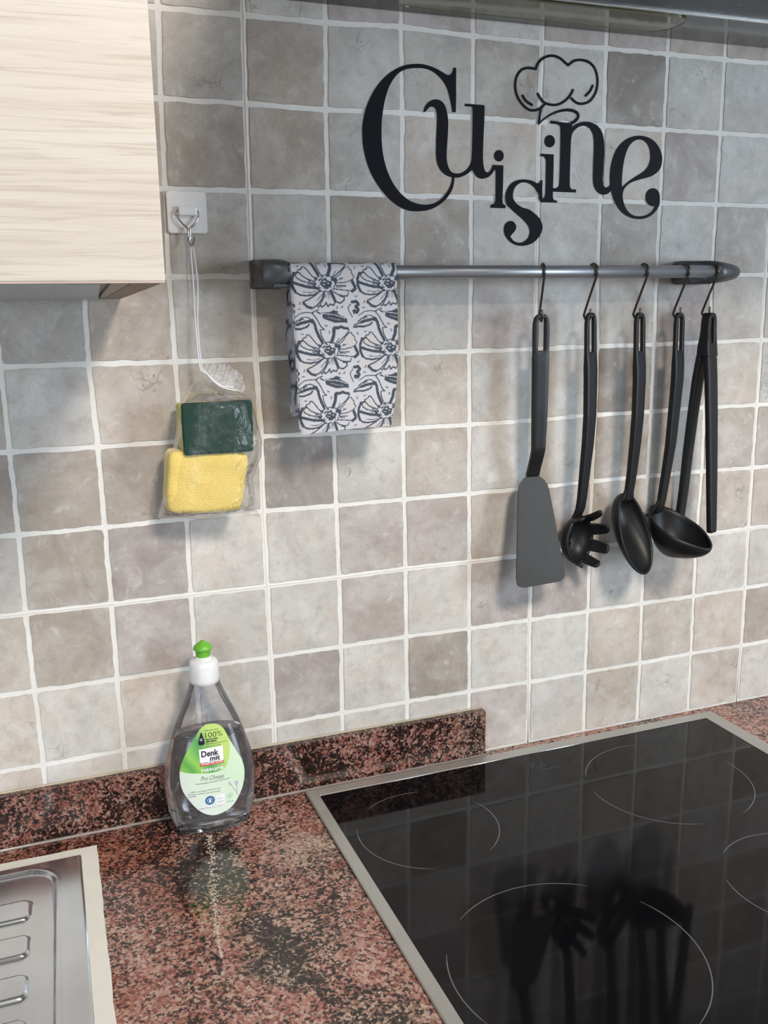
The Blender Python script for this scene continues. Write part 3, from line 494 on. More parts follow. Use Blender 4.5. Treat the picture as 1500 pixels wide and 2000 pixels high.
def mat_towel():
    m = NT('printed_cotton'); v = m.coord(); a = m.n('ShaderNodeVertexColor', _layer_name='print')
    wv = m.noise(v, 1400, 2); m.color(m.mix(m.ramp(wv, [(0.3, (0.16,) * 3), (0.7, (0, 0, 0))]), a.outputs['Color'], srgb(150, 150, 155)))
    m.set(Roughness=0.9); m.bump(wv, 0.3, 0.0004); return m.m
M['towel'] = mat_towel()

# ------------------------------------------------------------------ wall and tiles
TH = 0.004
wall = box('wall_back', -1.1, 1.45, 0.0010, 0.10, -0.9, 1.32, None, M['grout']); tag(wall, kind='structure')
floor = box('floor', -1.1, 1.45, -2.2, 0.10, -0.95, -0.9, None, plain('grey_floor', srgb(150, 146, 140), 0.6)); tag(floor, kind='structure')
G = {}
for r in range(14):
    for c in range(15): G[(c - 4, r - 2)] = tuple(DATA['grid'][r][c])
def gp(c, r):
    cc = max(-4, min(10, c)); x, z = G[(cc, r)]; return (x + (c - cc) * 0.0833, z)
# tone per tile, columns -4 .. 9: digit = darkness, letter = hue (n grey, w warm, p pinkish)
TONES = {
 -2: "3n 4w 3n 5w 4n 3n 4w 3p 4n 5w 3n 4p 4n 3n",
 -1: "4n 3n 5w 4n 2n 4p 4p 2n 4p 4p 4w 5w 4n 4n",
  0: "4n 5w 4n 5n 5w 4n 4n 6w 3n 8w 4n 5n 4n 5w",
  1: "5w 4n 4w 6w 5w 4n 3w 3w 3n 3w 6p 4n 5n 4n",
  2: "3n 4n 5w 4n 4n 6w 6w 3n 3n 7w 4n 7w 4n 5n",
  3: "4n 5n 4w 4n 5w 5w 4n 5p 4n 5w 7p 5w 5n 4w",
  4: "5w 3n 4w 5w 8w 6w 4w 4n 4n 8w 6p 4w 5n 5w",
  5: "6w 6w 6w 4n 8p 4n 5w 4n 4n 6w 4n 6w 6w 4n",
  6: "3n 6w 6p 2n 3n 5p 5p 4w 5p 4w 5w 4w 4w 4n",
  7: "4w 5w 5p 3n 3n 5p 2n 5p 5p 3n 5w 3n 3n 4w",
  8: "3w 2n 2w 3n 6p 2n 6w 2n 2n 3w 4w 3w 5w 3n",
  9: "2w 2n 2n 2n 3n 3n 3n 4p 3n 4w 2n 4w 2n 3w"}
HUE = {'n': (1.0, 0.98, 0.94), 'w': (1.0, 0.91, 0.82), 'p': (1.0, 0.905, 0.88)}
def tile_mesh(P):
    """P four corners (x,z) tl,tr,br,bl already inset; wavy hand-cut edge"""
    n = 11; outer = []
    sd = random.random() * 100
    for k in range(4):
        a = Vector(P[k]); b = Vector(P[(k + 1) % 4]); d = (b - a); nr = Vector((d.y, -d.x)).normalized()  # tl->tr: inward is -z
        for i in range(n):
            t = (i + 0.0) / n
            q = a + d * t
            am = 0.0009 * noise.noise(Vector((sd + k * 9.1 + t * 5.0, sd, 0))) + 0.0009 * noise.noise(Vector((sd * 2 + k * 5 + t * 16, 3, sd)))
            q = q + nr * (am if 0 < i else 0.0)
            outer.append(q)
    # round the corners a touch
    for k in range(4):
        c = k * n; outer[c] = outer[c] * 0.85 + (outer[c - 1] + outer[(c + 1) % (4 * n)]) * 0.075
    cen = sum(outer, Vector((0, 0))) / len(outer)
    V = []; N = len(outer)
    for q in outer: V.append((q.x, 0.0016, q.y))
    for q in outer:
        d = (cen - q); L = d.length; q2 = q + d / L * 0.0007; V.append((q2.x, 0.0, q2.y))
    F = [(i, (i + 1) % N, N + (i + 1) % N, N + i) for i in range(N)]
    F.append(tuple(range(N, 2 * N)))
    return V, F, cen
for r in range(-2, 10):
    toks = TONES[r].split()
    for c in range(-9, 14):
        if -4 <= c <= 9: tk = toks[c + 4]
        else: tk = random.choice("3n 4n 5w 4w 5p 3n 6w 4n 2n 7w".split())
        tl, tr, br, bl = gp(c, r), gp(c + 1, r), gp(c + 1, r + 1), gp(c, r + 1)
        g = 0.0023
        gl = g + (0.0004 if c % 4 == 0 else 0); gr = g + (0.0004 if (c + 1) % 4 == 0 else 0)
        gt = g + (0.0003 if r % 4 == 3 else 0); gb = g + (0.0003 if (r + 1) % 4 == 3 else 0)
        P = [(tl[0] + gl, tl[1] - gt), (tr[0] - gr, tr[1] - gt), (br[0] - gr, br[1] + gb), (bl[0] + gl, bl[1] + gb)]
        V, F, cen = tile_mesh(P)
        V = [(x - cen.x, y, z - cen.y) for x, y, z in V]
        o = mesh('tile', V, F, wall, M['tile']); o.location = (cen.x, 0, cen.y)
        L = 0.72 - 0.058 * int(tk[0]); h = HUE[tk[1]]
        o.color = (L * h[0], L * h[1], L * h[2], 1)

def bead(name, P, r):
    bm = bmesh.new(); tube_bm(bm, P, r, 8); return from_bm(name, bm, wall, M['caulk'], True)
for c in (-4, 0, 4, 8):
    bead('joint_bead', [(gp(c, r)[0] + random.uniform(-0.0003, 0.0003), 0.0020, gp(c, r)[1]) for r in range(-2, 11)], 0.0016)
for r in (3, 7):
    bead('joint_bead', [(gp(c, r)[0], 0.0019, gp(c, r)[1] + random.uniform(-0.0003, 0.0003)) for c in range(-8, 13)], 0.0014)
# ------------------------------------------------------------------ worktop and upstand
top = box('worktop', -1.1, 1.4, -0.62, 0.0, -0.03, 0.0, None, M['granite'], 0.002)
tag(top, 'red and black speckled polished granite worktop', 'worktop')
def pale_streak():
    # pale streak on the worktop, from the bottle towards the front, 0.2 mm proud flakes
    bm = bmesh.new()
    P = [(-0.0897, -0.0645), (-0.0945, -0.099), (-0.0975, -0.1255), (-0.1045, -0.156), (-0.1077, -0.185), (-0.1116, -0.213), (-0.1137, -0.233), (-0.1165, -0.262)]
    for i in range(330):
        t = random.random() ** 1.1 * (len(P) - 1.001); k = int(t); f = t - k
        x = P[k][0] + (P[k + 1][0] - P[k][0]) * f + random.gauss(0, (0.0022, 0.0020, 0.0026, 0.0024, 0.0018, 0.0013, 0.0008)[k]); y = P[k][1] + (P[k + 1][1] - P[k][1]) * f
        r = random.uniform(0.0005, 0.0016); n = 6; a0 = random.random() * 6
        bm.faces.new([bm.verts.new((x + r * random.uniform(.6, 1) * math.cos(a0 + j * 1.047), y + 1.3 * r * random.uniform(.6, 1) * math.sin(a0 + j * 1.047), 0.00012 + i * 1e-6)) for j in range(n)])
    o = from_bm('streak_flakes', bm, top, plain('pale_flakes', srgb(196, 180, 166), 0.35, var=0.25, scale=300)); o['kind'] = 'stuff'
pale_streak()
up = box('granite_upstand', -1.1, 0.2665, -0.0118, 0.0, 0.0005, 0.0595, None, M['granite_up'], 0.0)
m = up.modifiers.new('bevel', 'BEVEL'); m.width = 0.0016; m.segments = 3; m.limit_method = 'ANGLE'
tag(up, 'low dark red granite upstand along the wall behind the bottle', 'upstand')
tube('top_bead', [(-1.1, -0.0012, 0.0600), (0.2660, -0.0012, 0.0600)], 0.0013, up, plain('beige_joint', srgb(176, 166, 144), 0.6), 8)
bd = tube('silicone_bead', [(-1.1, -0.0125, 0.0014), (0.2665, -0.0125, 0.0014)], 0.0016, up, M['bead'], 8)

# ------------------------------------------------------------------ drainer
dr = empty('sink_drainer', (-0.27, -0.2, 0.001))
tag(dr, 'stainless steel sink drainer with rounded ribs, set in a cream sealant band', 'sink')
def local(o, P):
    return o
def lpoly(name, outer, inner, z0, z1, parent, mat, off, bev=0.0):
    """flat ring/plate between outer and inner rectangles given as lists of xy"""
    bm = bmesh.new()
    loops = [[Vector((x - off[0], y - off[1], 0)) for x, y in L] for L in ([outer] + ([inner] if inner else []))]
    tris = tessellate_polygon(loops); flat = [v for L in loops for v in L]
    for z in (z0, z1):
        vs = [bm.verts.new((v.x, v.y, z - off[2])) for v in flat]
        for t in tris: bm.faces.new([vs[i] for i in t])
    bm.verts.ensure_lookup_table(); n = len(flat); s = 0
    for L in loops:
        k = len(L)
        for i in range(k):
            a, b = s + i, s + (i + 1) % k
            bm.faces.new([bm.verts[a], bm.verts[b], bm.verts[n + b], bm.verts[n + a]])
        s += k
    o = from_bm(name, bm, parent, mat)
    if bev: bevel(o, bev, 2)
    return o
OFF = (-0.27, -0.2, 0.001)
def wav(P, amp, n=40):
    out = []
    for i in range(len(P)):
        a = Vector(P[i]); b = Vector(P[(i + 1) % len(P)])
        for k in range(n): q = a.lerp(b, k / n); s_ = noise.noise(Vector((q.x * 60, q.y * 60, i))) * amp; out.append((q.x + s_, q.y + s_ * 0.7))
    return out
lpoly('sealant_band', wav([(-0.72, -0.0368), (-0.2035, -0.0395), (-0.2095, -0.31), (-0.2125, -0.60), (-0.72, -0.60)], 0.0012),
      [(-0.70, -0.052), (-0.2215, -0.0545), (-0.2275, -0.31), (-0.2305, -0.585), (-0.70, -0.585)], 0.0002, 0.0016, dr, M['cream'], OFF)
def drainer():
    # height field: rim, step, ribs
    nx, ny = 150, 330; x0, x1, y0, y1 = -0.46, -0.2195, -0.56, -0.0525
    ribs = [(-0.130, 0.0155)]; V = []; F = []
    yc = [-0.1297, -0.1840, -0.2390, -0.2940, -0.3490, -0.4040, -0.4590]
    for j in range(ny + 1):
        y = y1 + (y0 - y1) * j / ny
        for i in range(nx + 1):
            x = x0 + (x1 - x0) * i / nx; sk = -0.0222 * (y + 0.05)  # the right edge runs slightly askew
            xx = x - (-(-y - 0.0525) * 0.0222)
            # rounded inner rectangle signed distance (panel), right edge -0.2455, top -0.068, radius .03
            R_ = 0.030; cx, cy = -0.2440 - R_, -0.0660 - R_
            dx = xx - cx; dy = y - cy
            if dx > 0 and dy > 0: d = math.hypot(dx, dy) - R_
            else: d = max(dx, dy) - R_
            z = 0.0034
            t = max(0, min(1, (-d) / 0.0020)); t = t * t * (3 - 2 * t); z -= 0.0030 * t
            e = 0.0022 * math.exp(-((d - 0.001) / 0.002) ** 2) * 0.35; z += e
            for c in yc:
                hw, r_ = 0.0165, 0.008; xe = -0.2662
                ax_ = xx - (xe - r_); ay = abs(y - c) - (hw - r_)
                dd = (math.hypot(ax_, ay) - r_) if (ax_ > 0 and ay > 0) else max(ax_, ay) - r_
                s_ = max(0, min(1, (-dd) / 0.0026)); s_ = s_ * s_ * (3 - 2 * s_); z += 0.0034 * s_
            zz = z
            # rim turns down at the right and back edge
            er = min(x1 - x, y1 - y); 
            if er < 0.002: zz = 0.0012 + (z - 0.0012) * max(0, er / 0.002)
            V.append((x - 0.0222 * (0.0) - ((-y - 0.0525) * 0.0222) * 1.0 * ((x - x0) / (x1 - x0)) - OFF[0], y - 0.012 * (x - x1) * 0 - OFF[1], zz - OFF[2]))
    for j in range(ny):
        for i in range(nx):
            a = j * (nx + 1) + i; F.append((a, a + nx + 1, a + nx + 2, a + 1))
    return mesh('drainer_plate', V, F, dr, M['steel'], True)
drainer()

# ------------------------------------------------------------------ cooktop
ck = empty('ceramic_cooktop', (0.3185, -0.27, 0.0)); OC = (0.3185, -0.27, 0.0)
tag(ck, 'black glass ceramic cooktop with a satin steel frame, set in the granite worktop', 'cooktop')
X0, X1, Y1, Y0 = 0.0300, 0.6055, -0.0185, -0.535
def rect(a, b, c, d): return [(a, d), (b, d), (b, c), (a, c)]
fr = lpoly('frame', rect(X0, X1, Y0, Y1), rect(X0 + 0.0135, X1 - 0.0215, Y0 + 0.0135, Y1 - 0.0175), 0.0003, 0.0044, ck, M['rim'], OC)
m = fr.modifiers.new('bevel', 'BEVEL'); m.width = 0.0018; m.segments = 3; m.limit_method = 'ANGLE'
lpoly('glass_plate', rect(X0 + 0.0135, X1 - 0.0215, Y0 + 0.0135, Y1 - 0.0175), None, 0.0005, 0.0040, ck, M['ceran'], OC)
tube('frame_seam', [(X1 - 0.0218 - OC[0], Y1 - 0.0175 - OC[1], 0.0043), (X1 - 0.0218 - OC[0], Y0 + 0.014 - OC[1], 0.0043)], 0.0006, ck, M['lip'], 6)
tube('frame_seam', [(X0 + 0.0138 - OC[0], Y1 - 0.0178 - OC[1], 0.0042), (X1 - 0.0218 - OC[0], Y1 - 0.0178 - OC[1], 0.0042)], 0.0004, ck, M['lip'], 6)
def arc(cx, cy, r, a0, a1, w_=0.00055):
    bm = bmesh.new(); n = 48; pv = None
    for i in range(n + 1):
        a = math.radians(a0 + (a1 - a0) * i / n); k = w_ * (0.35 + 0.65 * min(1, min(i, n - i) / 6))
        v = [bm.verts.new((cx + q * math.cos(a) - OC[0], cy + q * math.sin(a) - OC[1], 0.00412)) for q in (r - k, r + k)]
        if pv: bm.faces.new((pv[0], v[0], v[1], pv[1]))
        pv = v
    return from_bm('zone_mark', bm, ck, M['print'])
for cx, cy, r, arcs in ((0.1303, -0.1445, 0.0760, [(160, 252), (-57, 24), (75, 128)]), (0.4297, -0.1582, 0.0945, [(172, 256), (-72, 10), (78, 152)]),
                        (0.1629, -0.3852, 0.1100, [(52, 128), (-66, 26), (154, 200)]), (0.4332, -0.3660, 0.0784, [(160, 240), (68, 126), (-70, 20)])):
    for a0, a1 in arcs: arc(cx, cy, r, a0, a1)
def text_mesh(txt, bold=0.0, shear=0.0, space=1.0):
    c = bpy.data.curves.new('t', 'FONT'); c.body = txt; c.size = 1.0; c.offset = bold; c.shear = shear; c.space_character = space; c.resolution_u = 3
    o = bpy.data.objects.new('t', c); me = bpy.data.meshes.new_from_object(o)
    V = [tuple(v.co) for v in me.vertices]; F = [tuple(p.vertices) for p in me.polygons]
    bpy.data.objects.remove(o); bpy.data.meshes.remove(me); bpy.data.curves.remove(c); return V, F
def logo():
    bm = bmesh.new()
    def add(V, F):
        vs = [bm.verts.new(v) for v in V]
        for f in F: bm.faces.new([vs[i] for i in f])
    z = 0.00412; cx, cy = 0.3085 - OC[0], -0.0645 - OC[1]; s = 0.0085
    def ring(r0, r1, a0, a1, ox=0, oy=0, n=24):
        V = []; F = []
        for i in range(n + 1):
            a = math.radians(a0 + (a1 - a0) * i / n); V += [(cx + ox + r0 * math.cos(a), cy + oy + r0 * math.sin(a), z), (cx + ox + r1 * math.cos(a), cy + oy + r1 * math.sin(a), z)]
        for i in range(n): F.append((2 * i, 2 * i + 1, 2 * i + 3, 2 * i + 2))
        add(V, F)
    q = 0.0007
    for (a, b, c, d) in ((-s, s, s - q, s), (-s, s, -s, -s + q), (-s, -s + q, -s, s), (s - q, s, -s, s)):
        add([(cx + a, cy + c, z), (cx + b, cy + c, z), (cx + b, cy + d, z), (cx + a, cy + d, z)], [(0, 1, 2, 3)])
    ring(0.0052, 0.0059, 100, 350); ring(0.0022, 0.0029, 20, 280, -0.001, 0.001)
    V, F = text_mesh('Electrolux', 0.0); mx = max(v[0] for v in V)
    add([(cx - 0.002 + v[0] / mx * 0.030, cy - 0.0155 + v[1] * 0.0058, z) for v in V], F)
    return from_bm('printed_emblem', bm, ck, M['logoprint'])
logo()

# ------------------------------------------------------------------ wall cabinet
cb = empty('wall_cabinet', (-0.44, -0.16, 0.5655), 0.0); OB = (-0.44, -0.16, 0.5655)
tag(cb, 'pale ash wall cabinet with horizontal grain, ribbed light strip beneath', 'cabinet')
def zb(y): return 0.5615 - 0.0158 * y      # the underside dips slightly to the wall
def slab(name, xs_back, xs_front, y_b, y_f, zt, mat, dz=0.0, bev=0.0):
    (a, b), (c, d) = xs_back, xs_front
    V = [(a, y_b, zb(y_b) + dz), (b, y_b, zb(y_b) + dz), (d, y_f, zb(y_f) + dz), (c, y_f, zb(y_f) + dz)]
    V += [(x, y, zt) for x, y, z in V]
    V = [(x - OB[0], y - OB[1], z - OB[2]) for x, y, z in V]
    o = mesh(name, V, [(0, 1, 2, 3), (4, 7, 6, 5), (0, 4, 5, 1), (1, 5, 6, 2), (2, 6, 7, 3), (3, 7, 4, 0)], cb, mat)
    bm = bmesh.new(); bm.from_mesh(o.data); bmesh.ops.recalc_face_normals(bm, faces=bm.faces); bm.to_mesh(o.data); bm.free()
    if bev: bevel(o, bev)
    return o
slab('side_panel', (-0.1500, -0.1350), (-0.1625, -0.1440), -0.0005, -0.348, 1.28, M['brown'])
slab('side_panel', (-0.78, -0.765), (-0.78, -0.765), -0.0005, -0.348, 1.28, M['brown'])
slab('back_batten', (-0.1555, -0.1500), (-0.1745, -0.1625), -0.0005, -0.348, 0.60, M['carcass'], 0.0008)
slab('bottom_panel', (-0.765, -0.1555), (-0.765, -0.1745), -0.0005, -0.348, 0.60, M['carcass'], 0.004)
dpan = box('door', -0.78 - OB[0], -0.1440 - OB[0], -0.368 - OB[1], -0.350 - OB[1], 0.5680 - OB[2], 1.28 - OB[2], cb, M['wood'], 0.0008)
box('edge_band', -0.78 - OB[0], -0.1442 - OB[0], -0.3675 - OB[1], -0.3505 - OB[1], 0.5672 - OB[2], 0.5681 - OB[2], cb, M['pvc'])
ls = empty('light_strip'); ls.parent = cb
V = []; F = []
nr = 26
for i in range(nr):
    y_a = -0.001 - 0.345 * i / nr; y_b = -0.001 - 0.345 * (i + 1) / nr
    for (ya, yb, dz) in ((y_a, y_a - (y_a - y_b) * 0.62, 0.0), (y_a - (y_a - y_b) * 0.62, y_b, 0.0016)):
        xr = lambda y: -0.1563 + (y / -0.35) * (-0.0260)
        k = len(V)
        for y in (ya, yb):
            for x in (-0.70, xr(y)):
                V += [(x - OB[0], y - OB[1], zb(y) + dz - OB[2] - 0.0006), (x - OB[0], y - OB[1], zb(y) + 0.0038 - OB[2])]
        F += [(k, k + 4, k + 6, k + 2), (k, k + 2, k + 3, k + 1), (k + 4, k + 5, k + 7, k + 6), (k + 2, k + 6, k + 7, k + 3)]
mesh('ribbed_cover', V, F, ls, M['ribbed'])

# ------------------------------------------------------------------ hood
hd = empty('extractor_hood', (0.36, -0.25, 0.848)); OH = (0.36, -0.25, 0.848)
tag(hd, 'dark steel extractor hood above the black lettering, seen from below', 'hood')
def hb(name, x0, x1, y0, y1, z0, z1, mat, bev=0.0): return box(name, x0 - OH[0], x1 - OH[0], y0 - OH[1], y1 - OH[1], z0 - OH[2], z1 - OH[2], hd, mat, bev)
hb('housing', 0.018, 0.72, -0.50, -0.0006, 0.850, 1.0, M['hood'])
hb('rear_panel', 0.018, 0.72, -0.0845, -0.0006, 0.848, 0.8502, M['hood'])
lipo = hb('bright_lip', 0.018, 0.72, -0.0880, -0.0845, 0.8470, 0.8503, M['lip'], 0.0008)
hb('filter_panel', 0.022, 0.716, -0.46, -0.0885, 0.8486, 0.8502, M['filter'])
hb('front_rail', 0.018, 0.72, -0.50, -0.462, 0.8470, 0.8503, M['hood'], 0.002)
def rr(x0, x1, y0, y1, r, n=8):
    out = []
    for cx, cy, a in ((x1 - r, y1 - r, 0), (x0 + r, y1 - r, 90), (x0 + r, y0 + r, 180), (x1 - r, y0 + r, 270)):
        for i in range(n + 1):
            t = math.radians(a + 90 * i / n); out.append((cx + r * math.cos(t), cy + r * math.sin(t)))
    return out
lpoly('lamp_cover', rr(0.150, 0.474, -0.0770, -0.0225, 0.020), None, 0.8465, 0.8481, hd, M['lampglass'], OH)
lpoly('lamp_rim', rr(0.1485, 0.4755, -0.0785, -0.0210, 0.0215), rr(0.150, 0.474, -0.0770, -0.0225, 0.020), 0.8460, 0.8481, hd, M['lamprim'], OH, 0.0005)

# ------------------------------------------------------------------ wall lettering
lt = empty('wall_lettering', (0.3, 0, 0.73)); OL = (0.3, 0.73)
tag(lt, 'black word Cuisine with a chef hat outline, stuck on the tiles', 'wall sticker')
def flat(name, loops, y, th, parent, mat):
    L = [[Vector((x - OL[0], z - OL[1], 0)) for x, z in lp] for lp in loops]
    tris = tessellate_polygon(L); fl = [v for q in L for v in q]; bm = bmesh.new(); ok = set()
    sets = []
    for yy in (y, y - th):
        vs = [bm.verts.new((v.x, yy, v.y)) for v in fl]; sets.append(vs)
        for t in tris:
            try: bm.faces.new([vs[i] for i in t])
            except ValueError: pass
    s = 0
    for q in L:
        k = len(q)
        for i in range(k):
            a, b = s + i, s + (i + 1) % k
            bm.faces.new([sets[0][a], sets[0][b], sets[1][b], sets[1][a]])
        s += k
    return from_bm(name, bm, parent, mat)
for k in ('C', 'u', 'i', 's', 'j', 'n', 'e'):
    Ls = DATA['letters'][k]
    if k == 'e': flat('letter', [Ls[0], Ls[2]], -0.0003, 0.0005, lt, M['vinyl'])
    elif k in 'ij':
        o = flat('letter', [Ls[0]], -0.0003, 0.0005, lt, M['vinyl']); flat('letter_dot', [Ls[1]], -0.0003, 0.0005, o, M['vinyl'])
    else: flat('letter', [Ls[0]], -0.0003, 0.0005 + 0.00005 * 'Cuisjne'.index(k), lt, M['vinyl'])
bm = bmesh.new()
for pi, P in enumerate(DATA['letters']['hat']):
    n = len(P); wd = 0.00135
    y_ = -0.0008 - 0.00002 * pi
    Q = [Vector((x - OL[0], z - OL[1])) for x, z in P]; lo = []; hi = []
    for i in range(n):
        d = (Q[min(i + 1, n - 1)] - Q[max(i - 1, 0)]).normalized(); nr_ = Vector((-d.y, d.x)); ww = wd
        if pi == 7: ww = wd * (0.45 + 0.75 * min(1, i / n * 2.2))
        lo.append(Q[i] - nr_ * ww); hi.append(Q[i] + nr_ * ww)
    A = [[bm.verts.new((q.x, yy, q.y)) for q in S] for S in (lo, hi) for yy in (-0.0003, y_)]
    for i in range(n - 1):
        bm.faces.new((A[1][i], A[1][i + 1], A[3][i + 1], A[3][i])); bm.faces.new((A[0][i], A[0][i + 1], A[1][i + 1], A[1][i])); bm.faces.new((A[2][i], A[2][i + 1], A[3][i + 1], A[3][i]))
    for c in (Q[0], Q[-1]):
        f = [bm.verts.new((c.x + wd * math.cos(a * math.pi / 5), y_ - 0.00001, c.y + wd * math.sin(a * math.pi / 5))) for a in range(10)]
        if not (pi == 7 and c is Q[0]): bm.faces.new(f)
from_bm('chef_hat', bm, lt, M['vinyl'])

# ------------------------------------------------------------------ rail
RY, RZ = -0.045, 0.5848
rl = empty('utensil_rail', (0.3, -0.02, RZ)); OR = (0.3, -0.02, RZ)
tag(rl, 'satin metal rail with dark end brackets on the tiled wall', 'rail')
def L3(P, O): return [(x - O[0], y - O[1], z - O[2]) for x, y, z in P]
bm = bmesh.new(); tube_bm(bm, L3([(0.012, RY, RZ), (0.548, RY, RZ)], OR), 0.0071, 24); from_bm('rod', bm, rl, M['rail'], True)
bk = box('bracket', -0.0045 - OR[0], 0.0265 - OR[0], -0.012 - OR[1], 0.0 - OR[1], 0.5695 - OR[2], 0.5985 - OR[2], rl, M['bracket'], 0.002)
bm = bmesh.new()
def hull_prof(bm, secs):
    """secs: list of (x, yc, zc, ry, rz, n) superellipse rings in yz"""
    rings = []
    for x, yc, zc, ry, rz, n in secs:
        ring = []
        for k in range(24):
            a = 2 * math.pi * k / 24; c, s = math.cos(a), math.sin(a)
            ring.append(bm.verts.new((x - OR[0], yc + ry * math.copysign(abs(c) ** (2 / n), c) - OR[1], zc + rz * math.copysign(abs(s) ** (2 / n), s) - OR[2])))
        rings.append(ring)
    for i in range(len(rings) - 1):
        for k in range(24): bm.faces.new((rings[i][k], rings[i][(k + 1) % 24], rings[i + 1][(k + 1) % 24], rings[i + 1][k]))
    bm.faces.new(rings[0][::-1]); bm.faces.new(rings[-1])
hull_prof(bm, [(-0.0040, -0.030, 0.5842, 0.022, 0.0125, 4), (-0.0025, -0.030, 0.5842, 0.024, 0.0135, 4), (0.014, -0.030, 0.5845, 0.024, 0.0137, 3.5), (0.021, -0.033, 0.5845, 0.021, 0.0130, 3), (0.0265, -0.040, 0.5847, 0.0125, 0.0105, 2.4), (0.0285, -0.044, 0.5848, 0.0085, 0.0085, 2)])
from_bm('bracket_cap', bm, bk, M['bracket'], True)
box('set_screw_lug', 0.008 - OR[0], 0.024 - OR[0], -0.050 - OR[1], -0.012 - OR[1], 0.5700 - OR[2], 0.5735 - OR[2], bk, M['bracket'], 0.001)
bk2 = box('bracket', 0.5240 - OR[0], 0.5720 - OR[0], -0.014 - OR[1], 0.0 - OR[1], 0.5710 - OR[2], 0.5985 - OR[2], rl, M['bracket'], 0.002)
bm = bmesh.new()
hull_prof(bm, [(0.5195, -0.018, 0.5842, 0.017, 0.0125, 5), (0.5210, -0.018, 0.5842, 0.018, 0.0137, 5), (0.540, -0.018, 0.5842, 0.018, 0.0139, 5), (0.5440, -0.022, 0.5842, 0.022, 0.0139, 4), (0.5462, -0.029, 0.5842, 0.0250, 0.0137, 3), (0.560, -0.028, 0.5842, 0.0245, 0.0128, 2.8), (0.575, -0.027, 0.5842, 0.0220, 0.0110, 2.5), (0.586, -0.025, 0.5842, 0.0190, 0.0090, 2.3), (0.592, -0.023, 0.5842, 0.0150, 0.0068, 2.2), (0.594, -0.022, 0.5842, 0.010, 0.0045, 2.0)])
from_bm('bracket_cap', bm, bk2, M['bracket'], True)

# ------------------------------------------------------------------ hooks
def hook(i, x, lab, dx=0.003, rot=0.0, lift=0.0):
    y0 = RY; z0 = RZ; R_ = 0.0088; P = []
    for k in range(15):
        a = math.radians(215 - k * 245 / 14)          # back-low over the top to the front
        P.append(Vector((0, -R_ * math.cos(a) * -1, R_ * math.sin(a))))
    P = [Vector((0, -p.y, p.z)) for p in P]
    # P runs from wall side to room side; room side is -y
    P = [Vector((0, (R_ * math.cos(math.radians(35 - 0))) if False else -p.y, p.z)) for p in P]
    P = []
    for k in range(15):
        a = math.radians(-40 + k * 235 / 14); P.append(Vector((0, R_ * math.cos(a), R_ * math.sin(a))))  # +y wall side -> over -> -y room side
    yb, zt = 0.0205, -0.0470                           # lower bend, behind the handle
    P += [Vector((0, yb * 0.45, zt * 0.62)), Vector((0, yb, zt))]
    r2 = 0.0068
    for k in range(1, 9):
        a = math.radians(0 - k * 180 / 8); P.append(Vector((0, yb - r2 + r2 * math.cos(a), zt + r2 * math.sin(a))))
    P.append(Vector((0, yb - 2 * r2, zt + 0.006)))
    L = smooth_line(P[:15], 1)[:-1] + smooth_line(P[14:], 4)
    ln = len(L); Q = []
    for k, p_ in enumerate(L):
        f = max(0, min(1, -p_.z / 0.05)); Q.append(Vector((dx * f + rot * p_.y, p_.y * (1 - abs(rot) * 0.3), p_.z + 0)))
    o = tube('s_hook', Q, 0.00135, None, M['hookm'], 8); o.location = (x, y0, z0)
    tag(o, lab, 'hook', 'hooks hanging from the utensil rail'); return o
hook(0, 0.3145, 'bronze wire hook carrying the black spatula', 0.003, 0.25)
hook(1, 0.3795, 'bronze wire hook carrying the spaghetti server')
hook(2, 0.4475, 'bronze wire hook carrying the black serving spoon')
hook(3, 0.5045, 'bronze wire hook carrying the black ladle')
hook(4, 0.5460, 'bronze wire hook in front of the right bracket, carrying the tongs', 0.004)

